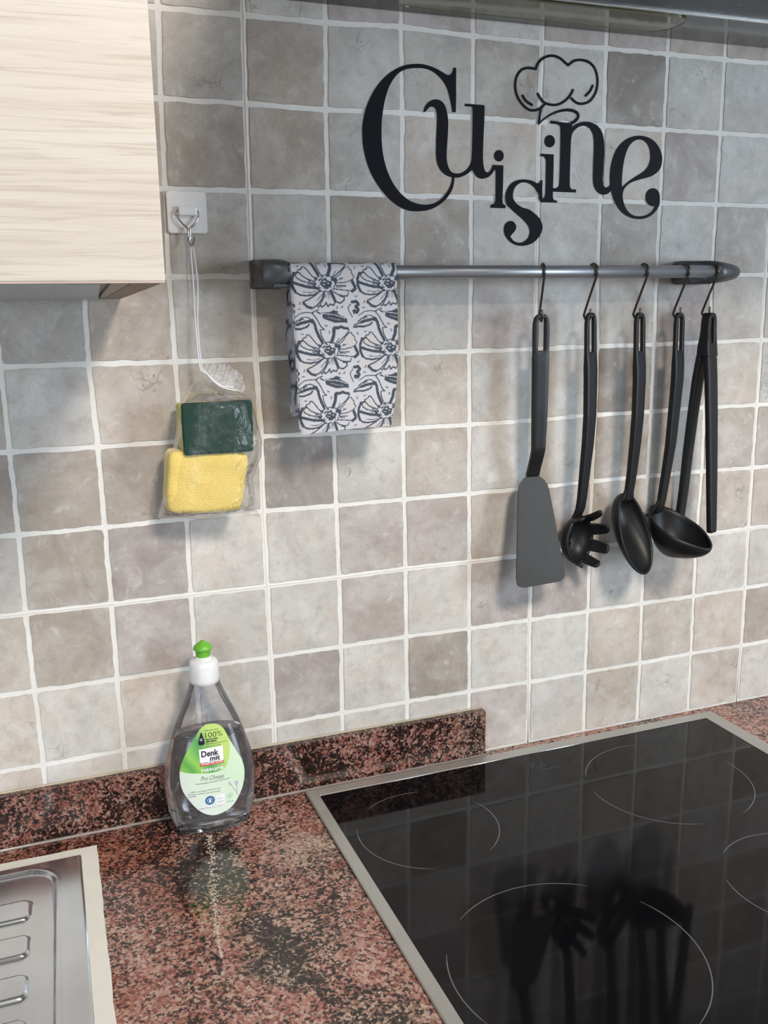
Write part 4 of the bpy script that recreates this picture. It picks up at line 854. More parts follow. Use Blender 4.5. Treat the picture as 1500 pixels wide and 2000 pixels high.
# ------------------------------------------------------------------ utensils
def handle(name, rows, th, parent, mat, slot=None, hw_slot=0.003, bev=0.0018):
    """rows: (z, s, halfwidth, [xoff]) top to bottom; local x = width, local y = -s (room side), slot (z_hi, z_lo)"""
    Z = [r[0] for r in rows]
    def at(z, k): return float(np.interp(-z, [-q for q in Z], [r[k] for r in rows]))
    zs = list(np.arange(Z[0], Z[-1], -0.0042)) + [Z[-1]]
    top0 = Z[0]; hw0 = rows[0][2]
    zs = [top0 - hw0 * (1 - math.cos(a)) for a in (0.25, 0.6, 0.9, 1.2, 1.57)] + [z for z in zs if z < top0 - hw0 * 1.05]
    if slot: zs = sorted(set([z for z in zs if abs(z - slot[0]) > 0.0015 and abs(z - slot[1]) > 0.0015] + [slot[0], slot[1]]), reverse=True)
    bm = bmesh.new(); G_ = []
    for z in zs:
        hw = at(z, 2); s = at(z, 1); t = (th(z) if callable(th) else th) / 2
        d = top0 - z
        if d < hw0: hw = math.sqrt(max(1e-8, hw0 * hw0 - (hw0 - d) ** 2))
        h = min(hw_slot, hw * 0.5) if slot else hw * 0.4
        G_.append([[bm.verts.new((x, -s + sg * t, z)) for x in (-hw, -h, h, hw)] for sg in (-1, 1)])
    def inslot(i): return slot and zs[i] <= slot[0] + 1e-6 and zs[i + 1] >= slot[1] - 1e-6
    for i in range(len(zs) - 1):
        for c in range(3):
            if c == 1 and inslot(i): continue
            for sd in (0, 1):
                bm.faces.new((G_[i][sd][c], G_[i][sd][c + 1], G_[i + 1][sd][c + 1], G_[i + 1][sd][c]))
        for c in (0, 3): bm.faces.new((G_[i][0][c], G_[i + 1][0][c], G_[i + 1][1][c], G_[i][1][c]))
        if inslot(i):
            for c in (1, 2): bm.faces.new((G_[i][0][c], G_[i + 1][0][c], G_[i + 1][1][c], G_[i][1][c]))
            if i == 0 or not inslot(i - 1): bm.faces.new((G_[i][0][1], G_[i][0][2], G_[i][1][2], G_[i][1][1]))
            if not inslot(i + 1): bm.faces.new((G_[i + 1][0][1], G_[i + 1][0][2], G_[i + 1][1][2], G_[i + 1][1][1]))
    for e in (0, -1):
        for c in range(3): bm.faces.new((G_[e][0][c], G_[e][0][c + 1], G_[e][1][c + 1], G_[e][1][c]))
    o = from_bm(name, bm, parent, mat); bevel(o, bev, 2, 50)
    for p_ in o.data.polygons: p_.use_smooth = True
    return o

def grid_surface(name, fn, nu, nv, parent, mat, thick, closed_u=True):
    """fn(u,v) -> (x,s,z); gives a shell with thickness by solidify"""
    V = []; F = []
    for j in range(nv + 1):
        for i in range(nu if closed_u else nu + 1):
            x, s, z = fn(i / nu, j / nv); V.append((x, -s, z))
    w_ = nu if closed_u else nu + 1
    for j in range(nv):
        for i in range(nu):
            a = j * w_ + i; b = j * w_ + (i + 1) % w_ if closed_u else a + 1; F.append((a, b, b + w_, a + w_))
    o = mesh(name, V, F, parent, mat, True)
    bm = bmesh.new(); bm.from_mesh(o.data); bmesh.ops.remove_doubles(bm, verts=bm.verts, dist=1e-5); bmesh.ops.recalc_face_normals(bm, faces=bm.faces); bm.to_mesh(o.data); bm.free()
    o.data.polygons.foreach_set('use_smooth', [True] * len(o.data.polygons))
    m_ = o.modifiers.new('solid', 'SOLIDIFY'); m_.thickness = thick; m_.offset = 0.0; m_.use_even_offset = True
    return o

FD = math.radians(20)
# spatula (faces the room squarely)
sp = empty('spatula', (0.3192, -0.036, 0.5398))
tag(sp, 'black flat spatula hanging from the first hook of the rail', 'kitchen utensil', 'black utensils on the rail')
def sl(z): return z - 0.5398
handle('handle', [(sl(0.5398), 0, 0.0098), (sl(0.52), 0, 0.0104), (sl(0.49), 0, 0.0100), (sl(0.46), 0, 0.0096), (sl(0.43), 0.0, 0.0094), (sl(0.385), -0.001, 0.0082), (sl(0.376), -0.004, 0.0080), (sl(0.362), -0.010, 0.0078), (sl(0.352), -0.0135, 0.0080)], lambda z: 0.0048 if z > sl(0.49) else 0.0064, sp, M['nylon'], (sl(0.5345), sl(0.4985)), 0.0042)
def blade():
    pts = [(0.352, 0.0080), (0.3495, 0.0120), (0.346, 0.0158), (0.341, 0.0190), (0.335, 0.0208), (0.325, 0.0222), (0.31, 0.0240), (0.28, 0.0275), (0.25, 0.0312), (0.238, 0.0325), (0.2325, 0.0325), (0.2285, 0.0305), (0.2265, 0.0265), (0.2258, 0.020)]
    bm = bmesh.new(); R0 = []
    for z, hw in pts:
        s = -0.0135 + (0.352 - z) / 0.126 * 0.026
        row = []
        for sg in (-1, 1):
            for k in range(9):
                x = -hw + 2 * hw * k / 8; row.append(bm.verts.new((x, -s + sg * 0.0009, sl(z) + (0.0012 * (x / 0.03) if z < 0.24 else 0))))
        R0.append(row)
    for i in range(len(pts) - 1):
        for k in range(8):
            bm.faces.new((R0[i][k], R0[i][k + 1], R0[i + 1][k + 1], R0[i + 1][k])); bm.faces.new((R0[i][9 + k], R0[i][10 + k], R0[i + 1][10 + k], R0[i + 1][9 + k]))
        for k in (0, 8): bm.faces.new((R0[i][k], R0[i + 1][k], R0[i + 1][9 + k], R0[i][9 + k]))
    for i in (0, -1):
        for k in range(8): bm.faces.new((R0[i][k], R0[i][k + 1], R0[i][10 + k], R0[i][9 + k]))
    o = from_bm('blade', bm, sp, M['blade']); bevel(o, 0.0006, 2, 50); return o
blade()

HW = [(0.0, 0.0085), (0.010, 0.0093), (0.040, 0.0098), (0.10, 0.0092), (0.16, 0.0080), (0.22, 0.0066)]
def rows(zs, s, hwk=1.0):
    return [(z, q, float(np.interp(-z, [a for a, b in HW], [b for a, b in HW])) * hwk * 0.97) for z, q in zip(zs, s)]

# spaghetti server
sv = empty('spaghetti_server', (0.3832, -0.037, 0.5400), FD)
tag(sv, 'black spaghetti server with finger teeth hanging beside the spatula', 'kitchen utensil', 'black utensils on the rail')
z_ = [0, -0.013, -0.043, -0.077, -0.119, -0.152, -0.186, -0.220, -0.232, -0.242, -0.250]; s_ = [0, 0.0002, 0.0013, 0.0026, 0.0032, 0.0015, -0.0016, -0.0047, -0.0068, -0.0115, -0.0165]
handle('handle', rows(z_, s_), lambda z: 0.0046 if z > -0.046 else (0.0046 + (-0.046 - z) * 0.12 if z > -0.064 else (0.0068 if z > -0.15 else 0.0068 + (z + 0.15) * 0.012)), sv, M['nylon'], (-0.0055, -0.045), 0.0042)
def srv():
    c_z, c_s, RX, RZ_ = -0.2700, -0.0050, 0.0240, 0.0285
    teeth = [(64, 0.0215, 0.008), (22, 0.0240, 0.002), (-20, 0.0240, -0.001), (-62, 0.0200, -0.002), (112, 0.0120, 0.004), (248, 0.0110, -0.002)]
    NA, NB, NE = 120, 12, 9; V = []; F = []
    def pt(a, r_, ext, lift):
        rr_ = math.sin(min(1, r_) * math.pi / 2); d = math.cos(min(1, r_) * math.pi / 2)
        k = 1 + 0.10 * math.sin(min(1, ext / 0.02) * 2.2) if ext > 0 else 1
        return (RX * rr_ * k * math.cos(a), -(c_s - 0.0215 * d + ext), c_z + RZ_ * rr_ * k * math.sin(a) + lift * (ext / 0.02) ** 2)
    for j in range(NB + 1):
        for i in range(NA): V.append(pt(2 * math.pi * i / NA, j / NB, 0, 0))
    for j in range(NB):
        for i in range(NA): F.append((j * NA + i, j * NA + (i + 1) % NA, (j + 1) * NA + (i + 1) % NA, (j + 1) * NA + i))
    for a0, L_, lift in teeth:
        hw = 15.5; i0 = round((a0 - hw) / 3); i1 = round((a0 + hw) / 3); base = None
        cols = []
        for i in range(i0, i1 + 1):
            q = (i * 3 - a0) / (hw + 1.5); Lc = L_ - 0.0050 * (1 - math.sqrt(max(0, 1 - q * q)))
            col = [NB * NA + (i % NA)]
            for e in range(1, NE + 1):
                t = e / NE; ac = math.radians(a0 + (i * 3 - a0) * (1 - 0.30 * t)); V.append(pt(ac, 1, Lc * t, lift)); col.append(len(V) - 1)
            cols.append(col)
        for c in range(len(cols) - 1):
            for e in range(NE): F.append((cols[c][e], cols[c + 1][e], cols[c + 1][e + 1], cols[c][e + 1]))
    o = mesh('head', V, F, sv, M['nylon'], True)
    bm = bmesh.new(); bm.from_mesh(o.data); bmesh.ops.remove_doubles(bm, verts=bm.verts, dist=1e-5)
    hole = [f for f in bm.faces if (f.calc_center_median().x / 0.0060) ** 2 + ((f.calc_center_median().z - c_z + 0.003) / 0.0080) ** 2 < 1 and f.calc_center_median().y > 0.012]
    bmesh.ops.delete(bm, geom=hole, context='FACES'); bmesh.ops.recalc_face_normals(bm, faces=bm.faces); bm.to_mesh(o.data); bm.free()
    o.data.polygons.foreach_set('use_smooth', [True] * len(o.data.polygons))
    m_ = o.modifiers.new('solid', 'SOLIDIFY'); m_.thickness = 0.0032; m_.offset = 0.0
srv()

# serving spoon
sn = empty('serving_spoon', (0.4501, -0.037, 0.5390), FD)
tag(sn, 'black serving spoon with long oval bowl between the server and the ladle', 'kitchen utensil', 'black utensils on the rail')
z_ = [0, -0.013, -0.046, -0.079, -0.122, -0.156, -0.190, -0.213, -0.220, -0.226]; s_ = [0, 0.0004, 0.0017, 0.0033, 0.0031, 0.0011, -0.0017, -0.0045, -0.0056, -0.0070]
handle('handle', rows(z_, s_), lambda z: 0.0046 if z > -0.046 else (0.0046 + (-0.046 - z) * 0.12 if z > -0.064 else (0.0068 if z > -0.15 else 0.0068 + (z + 0.15) * 0.012)), sn, M['nylon'], (-0.0055, -0.045), 0.0042)
def spoon_f(u, v):
    a = 2 * math.pi * u; r = math.sin(v * math.pi / 2); d = math.cos(v * math.pi / 2)
    zc = -0.2655; L = 0.0475
    zz = math.sin(a) * r; w_ = 0.0275 * math.cos(a) * r * (1 - 0.10 * zz)
    z = zc + L * zz
    srim = 0.0075 + (-0.0165) * zz
    return (w_, srim - 0.0225 * d * (1 + 0.30 * zz), z)
grid_surface('bowl', spoon_f, 44, 12, sn, M['nylon'], 0.0022)
handle('neck', [(-0.205, -0.0045, 0.0068), (-0.212, -0.0052, 0.0075), (-0.219, -0.0060, 0.0098), (-0.225, -0.0075, 0.0130)], 0.0040, sn, M['nylon'], None, bev=0.001)

# ladle
ld = empty('ladle', (0.5066, -0.037, 0.5380), FD)
tag(ld, 'black ladle with deep pouring bowl in front of the tongs', 'kitchen utensil', 'black utensils on the rail')
z_ = [0, -0.013, -0.044, -0.080, -0.124, -0.159, -0.194, -0.230, -0.239, -0.246]; s_ = [0, 0.0003, 0.0009, 0.0015, -0.0011, -0.0032, -0.0075, -0.0122, -0.0140, -0.0165]
handle('handle', rows(z_, s_), lambda z: 0.0046 if z > -0.046 else (0.0046 + (-0.046 - z) * 0.12 if z > -0.064 else (0.0068 if z > -0.15 else 0.0068 + (z + 0.15) * 0.012)), ld, M['nylon'], (-0.0055, -0.045), 0.0042)
def ladle_f(u, v):
    a = 2 * math.pi * u; r = math.sin(v * math.pi / 2); d = math.cos(v * math.pi / 2)
    ca, sa = math.cos(a), math.sin(a)
    pt = max(0, ca) ** 3
    S = 0.0150 + 0.0385 * ca + 0.004 * pt; W = 0.0335 * sa * (1 - 0.25 * max(0, ca) ** 2)
    zr = -0.2600 - 0.46 * (S - 0.0150)
    if ca < 0: zr += 0.004 * (-ca) ** 2
    cs, cz_, cw = 0.0060, -0.2985, 0.0
    k = r
    return (cw + (W - cw) * k, cs + (S - cs) * k, cz_ + (zr - cz_) * (1 - d ** 1.0))
grid_surface('bowl', ladle_f, 48, 14, ld, M['nylon'], 0.0022)
handle('neck', [(-0.222, -0.0112, 0.0066), (-0.230, -0.0125, 0.0075), (-0.238, -0.0150, 0.0100), (-0.244, -0.0185, 0.0140), (-0.250, -0.0225, 0.0175)], 0.0040, ld, M['nylon'], None, bev=0.001)

# tongs
tg = empty('tongs', (0.5505, -0.037, 0.5370), FD)
tag(tg, 'slim black tongs hanging open from the last hook of the rail', 'kitchen utensil', 'black utensils on the rail')
handle('loop', [(0, 0, 0.0085), (-0.012, 0.0, 0.0092), (-0.030, 0.0, 0.0098), (-0.040, -0.0005, 0.0112), (-0.052, 0.0, 0.0112)], lambda z: 0.011 if z > -0.02 else 0.011 + (-0.02 - z) * 0.16, tg, M['nylon'], (-0.006, -0.036), 0.0030)
handle('arm', [(-0.044, -0.0045, 0.0105), (-0.080, -0.0105, 0.0095), (-0.126, -0.0150, 0.0085), (-0.173, -0.0190, 0.0078), (-0.221, -0.0222, 0.0072), (-0.270, -0.0268, 0.0070)], 0.0070, tg, M['nylon'], None)
handle('arm', [(-0.044, 0.0035, 0.0105), (-0.080, 0.0070, 0.0105), (-0.124, 0.0105, 0.0100), (-0.192, 0.0152, 0.0088), (-0.262, 0.0195, 0.0072), (-0.270, 0.0200, 0.0066)], 0.0070, tg, M['nylon'], None)

# ------------------------------------------------------------------ towel
def towel():
    U = 0.0690 / 815.0; Vv = 0.0655 / 845.0           # metres per drawing unit
    W_, H_ = 0.0690, 0.0655; NX, NY = 236, 224
    S = []   # (polyline, width, kind)
    def st(P, w, c=1): S.append(([(x - 510, y - 620) for x, y in P], w, c))
    N_ = 1
    st([(545,505),(575,430),(582,350),(600,315),(640,322),(680,305),(720,325),(770,335),(785,360),(762,400),(735,430),(690,470),(610,540)], 15)
    st([(550,505),(580,430),(588,345)], 42); st([(588,330),(640,335),(680,318),(720,335),(770,345)], 30)
    st([(640,545),(700,500),(740,440),(780,400),(810,395),(825,430),(850,445),(855,490),(880,520),(860,560),(800,590),(720,605),(650,600)], 12)
    st([(650,570),(610,560)], 40); st([(690,565),(740,545)], 12); st([(690,545),(720,540)], 8)
    st([(855,590),(880,640),(892,680),(850,712)], 38); st([(620,680),(700,690),(800,705),(850,712)], 13); st([(660,640),(770,645)], 14); st([(650,655),(730,660)], 10); st([(640,625),(650,560)], 20)
    st([(600,710),(660,750),(730,770),(785,770),(800,730)], 14)
    st([(580,720),(605,780),(625,835)], 36); st([(640,845),(690,862),(738,825),(742,785),(690,770)], 18)
    st([(500,710),(490,780),(430,880)], 15); st([(405,905),(440,885),(455,905),(490,885),(510,850),(530,900),(560,870),(600,890),(622,850)], 17); st([(540,720),(545,800)], 7); st([(520,730),(510,790)], 7); st([(555,725),(570,790)], 7)
    st([(490,720),(465,800),(400,880),(330,918),(280,910),(240,870),(222,835),(300,802),(380,755),(440,705)], 17); st([(228,850),(275,900),(325,915)], 30); st([(470,740),(400,820)], 9)
    st([(195,470),(135,482),(105,560),(115,600),(110,650),(135,710),(185,745),(265,760),(365,750),(455,700)], 20); st([(135,482),(108,560),(113,650),(140,712)], 32); st([(110,590),(185,620),(285,650),(425,670)], 32); st([(230,710),(330,725),(390,705)], 9)
    st([(400,560),(345,505),(300,440),(265,400),(240,400),(230,430),(190,440),(170,480),(150,505),(165,540),(230,580),(350,612),(400,620)], 14); st([(195,470),(240,520),(330,575)], 14)
    for a, b in (((290,545),(375,590)), ((310,580),(380,612)), ((300,620),(380,630)), ((290,660),(360,655)), ((330,560),(380,585)), ((620,500),(600,540)), ((650,460),(610,520))): st([a, b], 9)
    st([(395,540),(410,560)], 24); st([(390,610),(370,640)], 26)
    # centre
    for k in range(22):
        a = k * 2 * math.pi / 22; rx, ry = (122, 95) if k % 2 else (132, 104)
        st([(510 + rx * math.cos(a), 612 + ry * math.sin(a)), (510 + (rx + 8) * math.cos(a + 0.22), 612 + (ry + 6) * math.sin(a + 0.22))], 13)
    for P in ([(480,570),(520,560),(545,590)], [(455,610),(480,640),(520,650),(570,620)], [(500,600),(540,625),(510,640)], [(560,590),(590,600),(575,640),(540,660)], [(470,590),(490,610)], [(500,665),(540,670)], [(440,570),(455,560)], [(515,610),(530,600)]): st(P, 22)
    for q in ((430,640), (445,665), (590,570), (470,555), (580,655), (520,545)): st([q, (q[0] + 6, q[1] + 3)], 14)
    # swirl
    st([(172,235),(165,205),(200,182),(260,180),(310,210),(335,240)], 13); st([(325,225),(352,280),(365,350),(395,430),(432,505)], 36); st([(320,130),(370,190),(400,250),(430,310),(468,345),(412,345),(425,420),(452,480),(492,540)], 14)
    st([(105,180),(180,130),(260,122),(340,132)], 11); st([(330,125),(370,105),(412,92)], 14); st([(390,122),(425,140),(470,138)], 18)
    # feathered leaf
    S.append(([(x - 510, y - 620) for x, y in [(450,160),(455,200),(520,232),(600,262),(700,262),(772,272),(765,225),(735,195),(665,160),(640,140),(665,128),(600,100),(560,122),(480,130)]], 0, 2))
    st([(430,135),(520,150),(620,165),(740,210)], 8, 0); st([(520,190),(600,215),(690,235)], 4, 0)
    # twin seed leaves
    st([(40,302),(100,280),(145,262)], 16); st([(130,268),(200,248),(250,238),(310,232)], 34); st([(300,228),(315,235)], 44); st([(32,326),(100,322),(170,325),(255,300),(275,275)], 22); st([(90,262),(135,222),(210,200)], 16)
    # bud sprig
    st([(840,848),(895,842),(922,880),(885,915)], 36); st([(885,905),(915,950),(895,985),(862,962)], 38); st([(835,1040),(795,965),(785,920),(820,875)], 12); st([(845,960),(860,1000)], 14)
    for cx, cy, a0 in ((495,288,30),(520,382,-90),(905,408,90),(1000,380,0),(895,770,0),(990,845,-60),(1045,868,180),(700,905,-30),(635,912,-40),(172,932,180)):
        st([(cx + 15 * math.cos(math.radians(a0 + t)), cy + 15 * math.sin(math.radians(a0 + t))) for t in range(0, 200, 40)], 10)
    gx, gy = np.meshgrid((np.arange(NX) + 0.5) / NX * W_, (np.arange(NY) + 0.5) / NY * H_)
    ink = np.zeros((NY, NX)); white = np.zeros((NY, NX)); tint = np.zeros((NY, NX))
    aa = 0.00022
    def seg(ax, ay, bx, by, hw, buf):
        mx, my = (ax + bx) / 2, (ay + by) / 2
        px_ = (gx - mx + W_ / 2) % W_ - W_ / 2; py_ = (gy - my + H_ / 2) % H_ - H_ / 2
        ax, bx, ay, by = ax - mx, bx - mx, ay - my, by - my
        dx, dy = bx - ax, by - ay; L2 = dx * dx + dy * dy + 1e-12
        t = np.clip(((px_ - ax) * dx + (py_ - ay) * dy) / L2, 0, 1)
        d = np.hypot(px_ - ax - t * dx, py_ - ay - t * dy)
        np.maximum(buf, np.clip((hw - d) / aa + 0.5, 0, 1), out=buf)
    for P, w_, c in S:
        Q = [(x * U, y * Vv) for x, y in P]
        if c == 2:
            cx = sum(q[0] for q in Q) / len(Q); cy = sum(q[1] for q in Q) / len(Q)
            px_ = (gx - cx + W_ / 2) % W_ - W_ / 2; py_ = (gy - cy + H_ / 2) % H_ - H_ / 2; ins = np.zeros_like(ink, bool)
            for i in range(len(Q)):
                x1, y1 = Q[i][0] - cx, Q[i][1] - cy; x2, y2 = Q[(i + 1) % len(Q)][0] - cx, Q[(i + 1) % len(Q)][1] - cy
                cond = (y1 > py_) != (y2 > py_)
                with np.errstate(divide='ignore', invalid='ignore'): ins ^= cond & (px_ < (x2 - x1) * (py_ - y1) / (y2 - y1 + 1e-15) + x1)
            ink = np.maximum(ink, ins * 1.0); continue
        for i in range(len(Q) - 1): seg(*Q[i], *Q[i + 1], w_ * U / 2 * 1.02, white if c == 0 else ink)
    ink = ink * (1 - white)
    # peach blush on two petals and blue wash variation
    for cx, cy, r in ((290, -110, 75), (-270, 200, 80), (-290, -110, 70)):
        px_ = (gx - cx * U + W_ / 2) % W_ - W_ / 2; py_ = (gy - cy * Vv + H_ / 2) % H_ - H_ / 2
        tint = np.maximum(tint, np.clip(1.4 - np.hypot(px_, py_) / (r * U), 0, 1) * 0.55)
    base = np.array(srgb(188, 188, 193)); blush = np.array(srgb(192, 182, 176)); navy = np.array(srgb(42, 52, 66))
    cell = (base[None, None] * (1 - tint[..., None]) + blush * tint[..., None]) * (1 - ink[..., None]) + navy * ink[..., None]
    # cloth sheet
    zt = RZ; Rr = 0.0096; front_len = RZ - 0.4262; back_len = RZ - 0.440
    step = 0.00048; nf = int(front_len / step); na = int(math.pi * Rr / step); nb = int(back_len / 0.0015); nw = 236
    rowsv = []
    for j in range(nb): t = 1 - j / nb; rowsv.append(('b', back_len * t))
    for j in range(na): rowsv.append(('a', math.pi * j / na))
    for j in range(nf + 1): rowsv.append(('f', front_len * j / nf))
    def sheet(off_r, dx, trim, coarse=1):
        uu = np.linspace(0, 1, nw // coarse + 1); V = []; C = []
        rws = rowsv[::coarse] if coarse > 1 else rowsv
        for kind, q in rws:
            if kind == 'f':
                z = zt - q * (1 - trim); f = q / front_len; y = RY - (Rr + off_r) - 0.0045 * math.sin(f * 2.6) * 1.0 - 0.002 * f
                l = np.interp(z, [0.4262, 0.50, 0.5935], [0.0290, 0.0272, 0.0248]); r = np.interp(z, [0.4262, 0.45, 0.50, 0.5935], [0.1270, 0.1310, 0.1358, 0.1374])
                vy = q
            elif kind == 'a':
                z = zt + (Rr + off_r) * math.sin(q); y = RY + (Rr + off_r) * math.cos(q); l, r = 0.0248, 0.1374; vy = -(math.pi - q) * Rr; f = 0
            else:
                z = zt - q * (1 - trim); f = q / back_len; y = RY + (Rr + off_r) + 0.004 * math.sin(f * 3) - 0.003 * f; l, r = 0.0240 + 0.002 * f + 0.0012 * math.sin(q * 75), 0.1365 - 0.004 * f; vy = -math.pi * Rr - q
            xs = l + (r - l) * uu + dx
            wob = 0.0011 * np.sin(uu * 9 + 2 * f) * f + 0.0006 * np.sin(uu * 23 + q * 60) * f
            edge = -0.0016 * np.exp(-uu / 0.02) + 0.0 * uu
            zz = z + (0.0016 * (uu - 0.5) * f if kind == 'f' else 0) - (0.003 * (1 - uu) ** 3 * f if kind == 'f' else 0)
            for k in range(len(uu)):
                V.append((xs[k], y + wob[k] - edge[k] * (1 if kind == 'f' else -1), (zz if np.isscalar(zz) else zz[k])))
            px_ = ((uu * 0.1126 - 0.0343) % W_) / W_ * NX; py_ = (((vy - (zt - 0.5075)) % H_) / H_ * NY)
            C.append(cell[int(py_) % NY, (px_.astype(int)) % NX])
        n = len(rws); w1 = len(uu); V = np.array(V)
        F = np.array([(j * w1 + i, j * w1 + i + 1, (j + 1) * w1 + i + 1, (j + 1) * w1 + i) for j in range(n - 1) for i in range(w1 - 1)])
        return V, F, np.concatenate(C)
    V1, F1, C1 = sheet(0.0, 0.0, 0.0)
    V2, F2, C2 = sheet(-0.0012, -0.0012, 0.03, 3)
    V = np.concatenate([V1, V2]); F = np.concatenate([F1, F2 + len(V1)]); C = np.concatenate([C1, C2])
    V[:, 0] -= 0.081; V[:, 1] -= RY; V[:, 2] -= RZ
    me = bpy.data.meshes.new('dish_towel')
    me.vertices.add(len(V)); me.vertices.foreach_set('co', V.astype(np.float32).ravel())
    me.loops.add(len(F) * 4); me.loops.foreach_set('vertex_index', F.astype(np.int32).ravel())
    me.polygons.add(len(F)); me.polygons.foreach_set('loop_start', np.arange(0, len(F) * 4, 4, dtype=np.int32))
    me.update(calc_edges=True); me.polygons.foreach_set('use_smooth', [True] * len(F))
    at = me.color_attributes.new('print', 'FLOAT_COLOR', 'POINT')
    at.data.foreach_set('color', np.concatenate([C, np.ones((len(C), 1))], 1).astype(np.float32).ravel())
    o = link('dish_towel', me, None, M['towel']); o.location = (0.081, RY, RZ)
    tag(o, 'white dish towel printed with navy flowers folded over the rail', 'towel')
towel()

# ------------------------------------------------------------------ adhesive hook, bag, sponge, cloth
ah = empty('adhesive_hook', (-0.0655, 0.0, 0.6445)); OA = (-0.0655, 0, 0.6445)
tag(ah, 'white square adhesive wall hook with a wire hook, right of the cabinet', 'hook')
bm = bmesh.new(); pl = rr(-0.0197, 0.0197, -0.0202, 0.0202, 0.0032, 4)
lo = [bm.verts.new((x, -0.0002, z)) for x, z in pl]; hi = [bm.verts.new((x, -0.0024, z)) for x, z in pl]; hi2 = [bm.verts.new((x * 0.965, -0.0032, z * 0.965)) for x, z in pl]; n = len(pl)
for i in range(n):
    bm.faces.new((lo[i], lo[(i + 1) % n], hi[(i + 1) % n], hi[i])); bm.faces.new((hi[i], hi[(i + 1) % n], hi2[(i + 1) % n], hi2[i]))
bm.faces.new(hi2); bm.faces.new(lo[::-1]); from_bm('plate', bm, ah, M['whitep'])
ho = box('holder', -0.0092, 0.0092, -0.0085, -0.0028, -0.0035, 0.0052, ah, M['whitep'], 0.0014)
W1 = [(-0.0098, -0.006, 0.0012), (-0.0106, -0.007, -0.001), (-0.0100, -0.0078, -0.0055), (-0.0068, -0.0085, -0.0105), (-0.0026, -0.009, -0.0145), (-0.0010, -0.0092, -0.0175), (-0.0010, -0.0092, -0.027)]
bm = bmesh.new(); tube_bm(bm, smooth_line(W1, 5), 0.00085, 8); tube_bm(bm, smooth_line([(-x, y, z) for x, y, z in W1], 5), 0.00085, 8)
tube_bm(bm, smooth_line([(0.0, -0.0092, -0.024), (0.0, -0.0095, -0.030), (0.0006, -0.013, -0.0330), (0.0016, -0.0175, -0.0315), (0.0026, -0.0195, -0.0270), (0.0030, -0.0200, -0.0245)], 5), 0.0011, 8)
from_bm('wire_hook', bm, ah, M['chrome'], True)

bg = empty('clear_drawstring_bag', (-0.06, -0.02, 0.49)); OG = (-0.06, -0.02, 0.49)
tag(bg, 'clear plastic drawstring bag hanging from the white adhesive hook', 'bag')
hx, hy, hz = -0.0645, -0.0145, 0.6105
for k, (dx, e) in enumerate(((-0.0012, -0.0655), (0.0016, -0.0635))):
    P = [(hx + 0.0003, hy + 0.002, hz + 0.002), (hx + dx, hy, hz - 0.004), (hx + dx * 1.6 + 0.0008, -0.017, 0.575), (-0.0655 + dx * 0.8, -0.022, 0.535), (e, -0.028, 0.4935)]
    P += [(-0.0610, -0.030, 0.4890), (-0.0530, -0.031, 0.4790), (-0.0440, -0.032, 0.4725), (-0.0300, -0.032, 0.4690)] if k == 0 else [(-0.0580, -0.030, 0.4855), (-0.0460, -0.031, 0.4750), (-0.0330, -0.032, 0.4720)]
    tube('drawstring', L3([tuple(q) for q in smooth_line(P, 6)], OG), 0.00075, bg, M['cord'], 7)
def bag_side(v):   # v 0 top .. 1 bottom  -> xl, xr, z
    z = 0.490 + (0.3415 - 0.490) * v
    xl = np.interp(v, [0, 0.06, 0.2, 0.45, 0.75, 0.93, 1.0], [-0.0690, -0.0715, -0.0865, -0.0950, -0.1060, -0.1150, -0.1170])
    xr = np.interp(v, [0, 0.06, 0.2, 0.32, 0.5, 0.6, 0.75, 0.93, 1.0], [-0.0640, -0.046, -0.0150, -0.0115, -0.0055, -0.0070, -0.0175, -0.0150, -0.0120])
    return float(xl), float(xr), z
def bag_face(front):
    nu, nv = 44, 60; V = []; F = []
    for j in range(nv + 1):
        v = j / nv; xl, xr, z = bag_side(v)
        for i in range(nu + 1):
            u = i / nu; x = xl + (xr - xl) * u
            prof = (math.sin(math.pi * u) ** 0.38) if 0 < u < 1 else 0
            dep = np.interp(v, [0, 0.15, 0.22, 0.5, 0.9, 0.97, 1.0], [0.004, 0.012, 0.0265, 0.0285, 0.0285, 0.018, 0.001])
            wr = 0.0016 * noise.noise(Vector((x * 55, z * 38, 3.0 if front else 9.0))) + 0.0009 * noise.noise(Vector((x * 140 + z * 120, z * 60, 1.0)))
            if v < 0.22: wr += 0.0020 * math.sin(u * 34 + v * 8) * (1 - v / 0.22)
            y = -0.0290 - (dep * prof) + wr if front else -0.0290 + min(0.026, dep * prof) + wr * 0.3
            zz = z - (0.0040 * u * 0.9 if v > 0.9 else 0) + (0.002 * math.sin(u * 11) if j == nv else 0)
            # the mouth slopes down to the right
            zz -= 0.021 * u * max(0, 1 - v / 0.18)
            V.append((x - OG[0], y - OG[1], zz - OG[2]))
    for j in range(nv):
        for i in range(nu): a = j * (nu + 1) + i; F.append((a, a + 1, a + nu + 2, a + nu + 1))
    return mesh('bag_front' if front else 'bag_back', V, F, bg, M['bag'], True)
bag_face(True); bag_face(False)
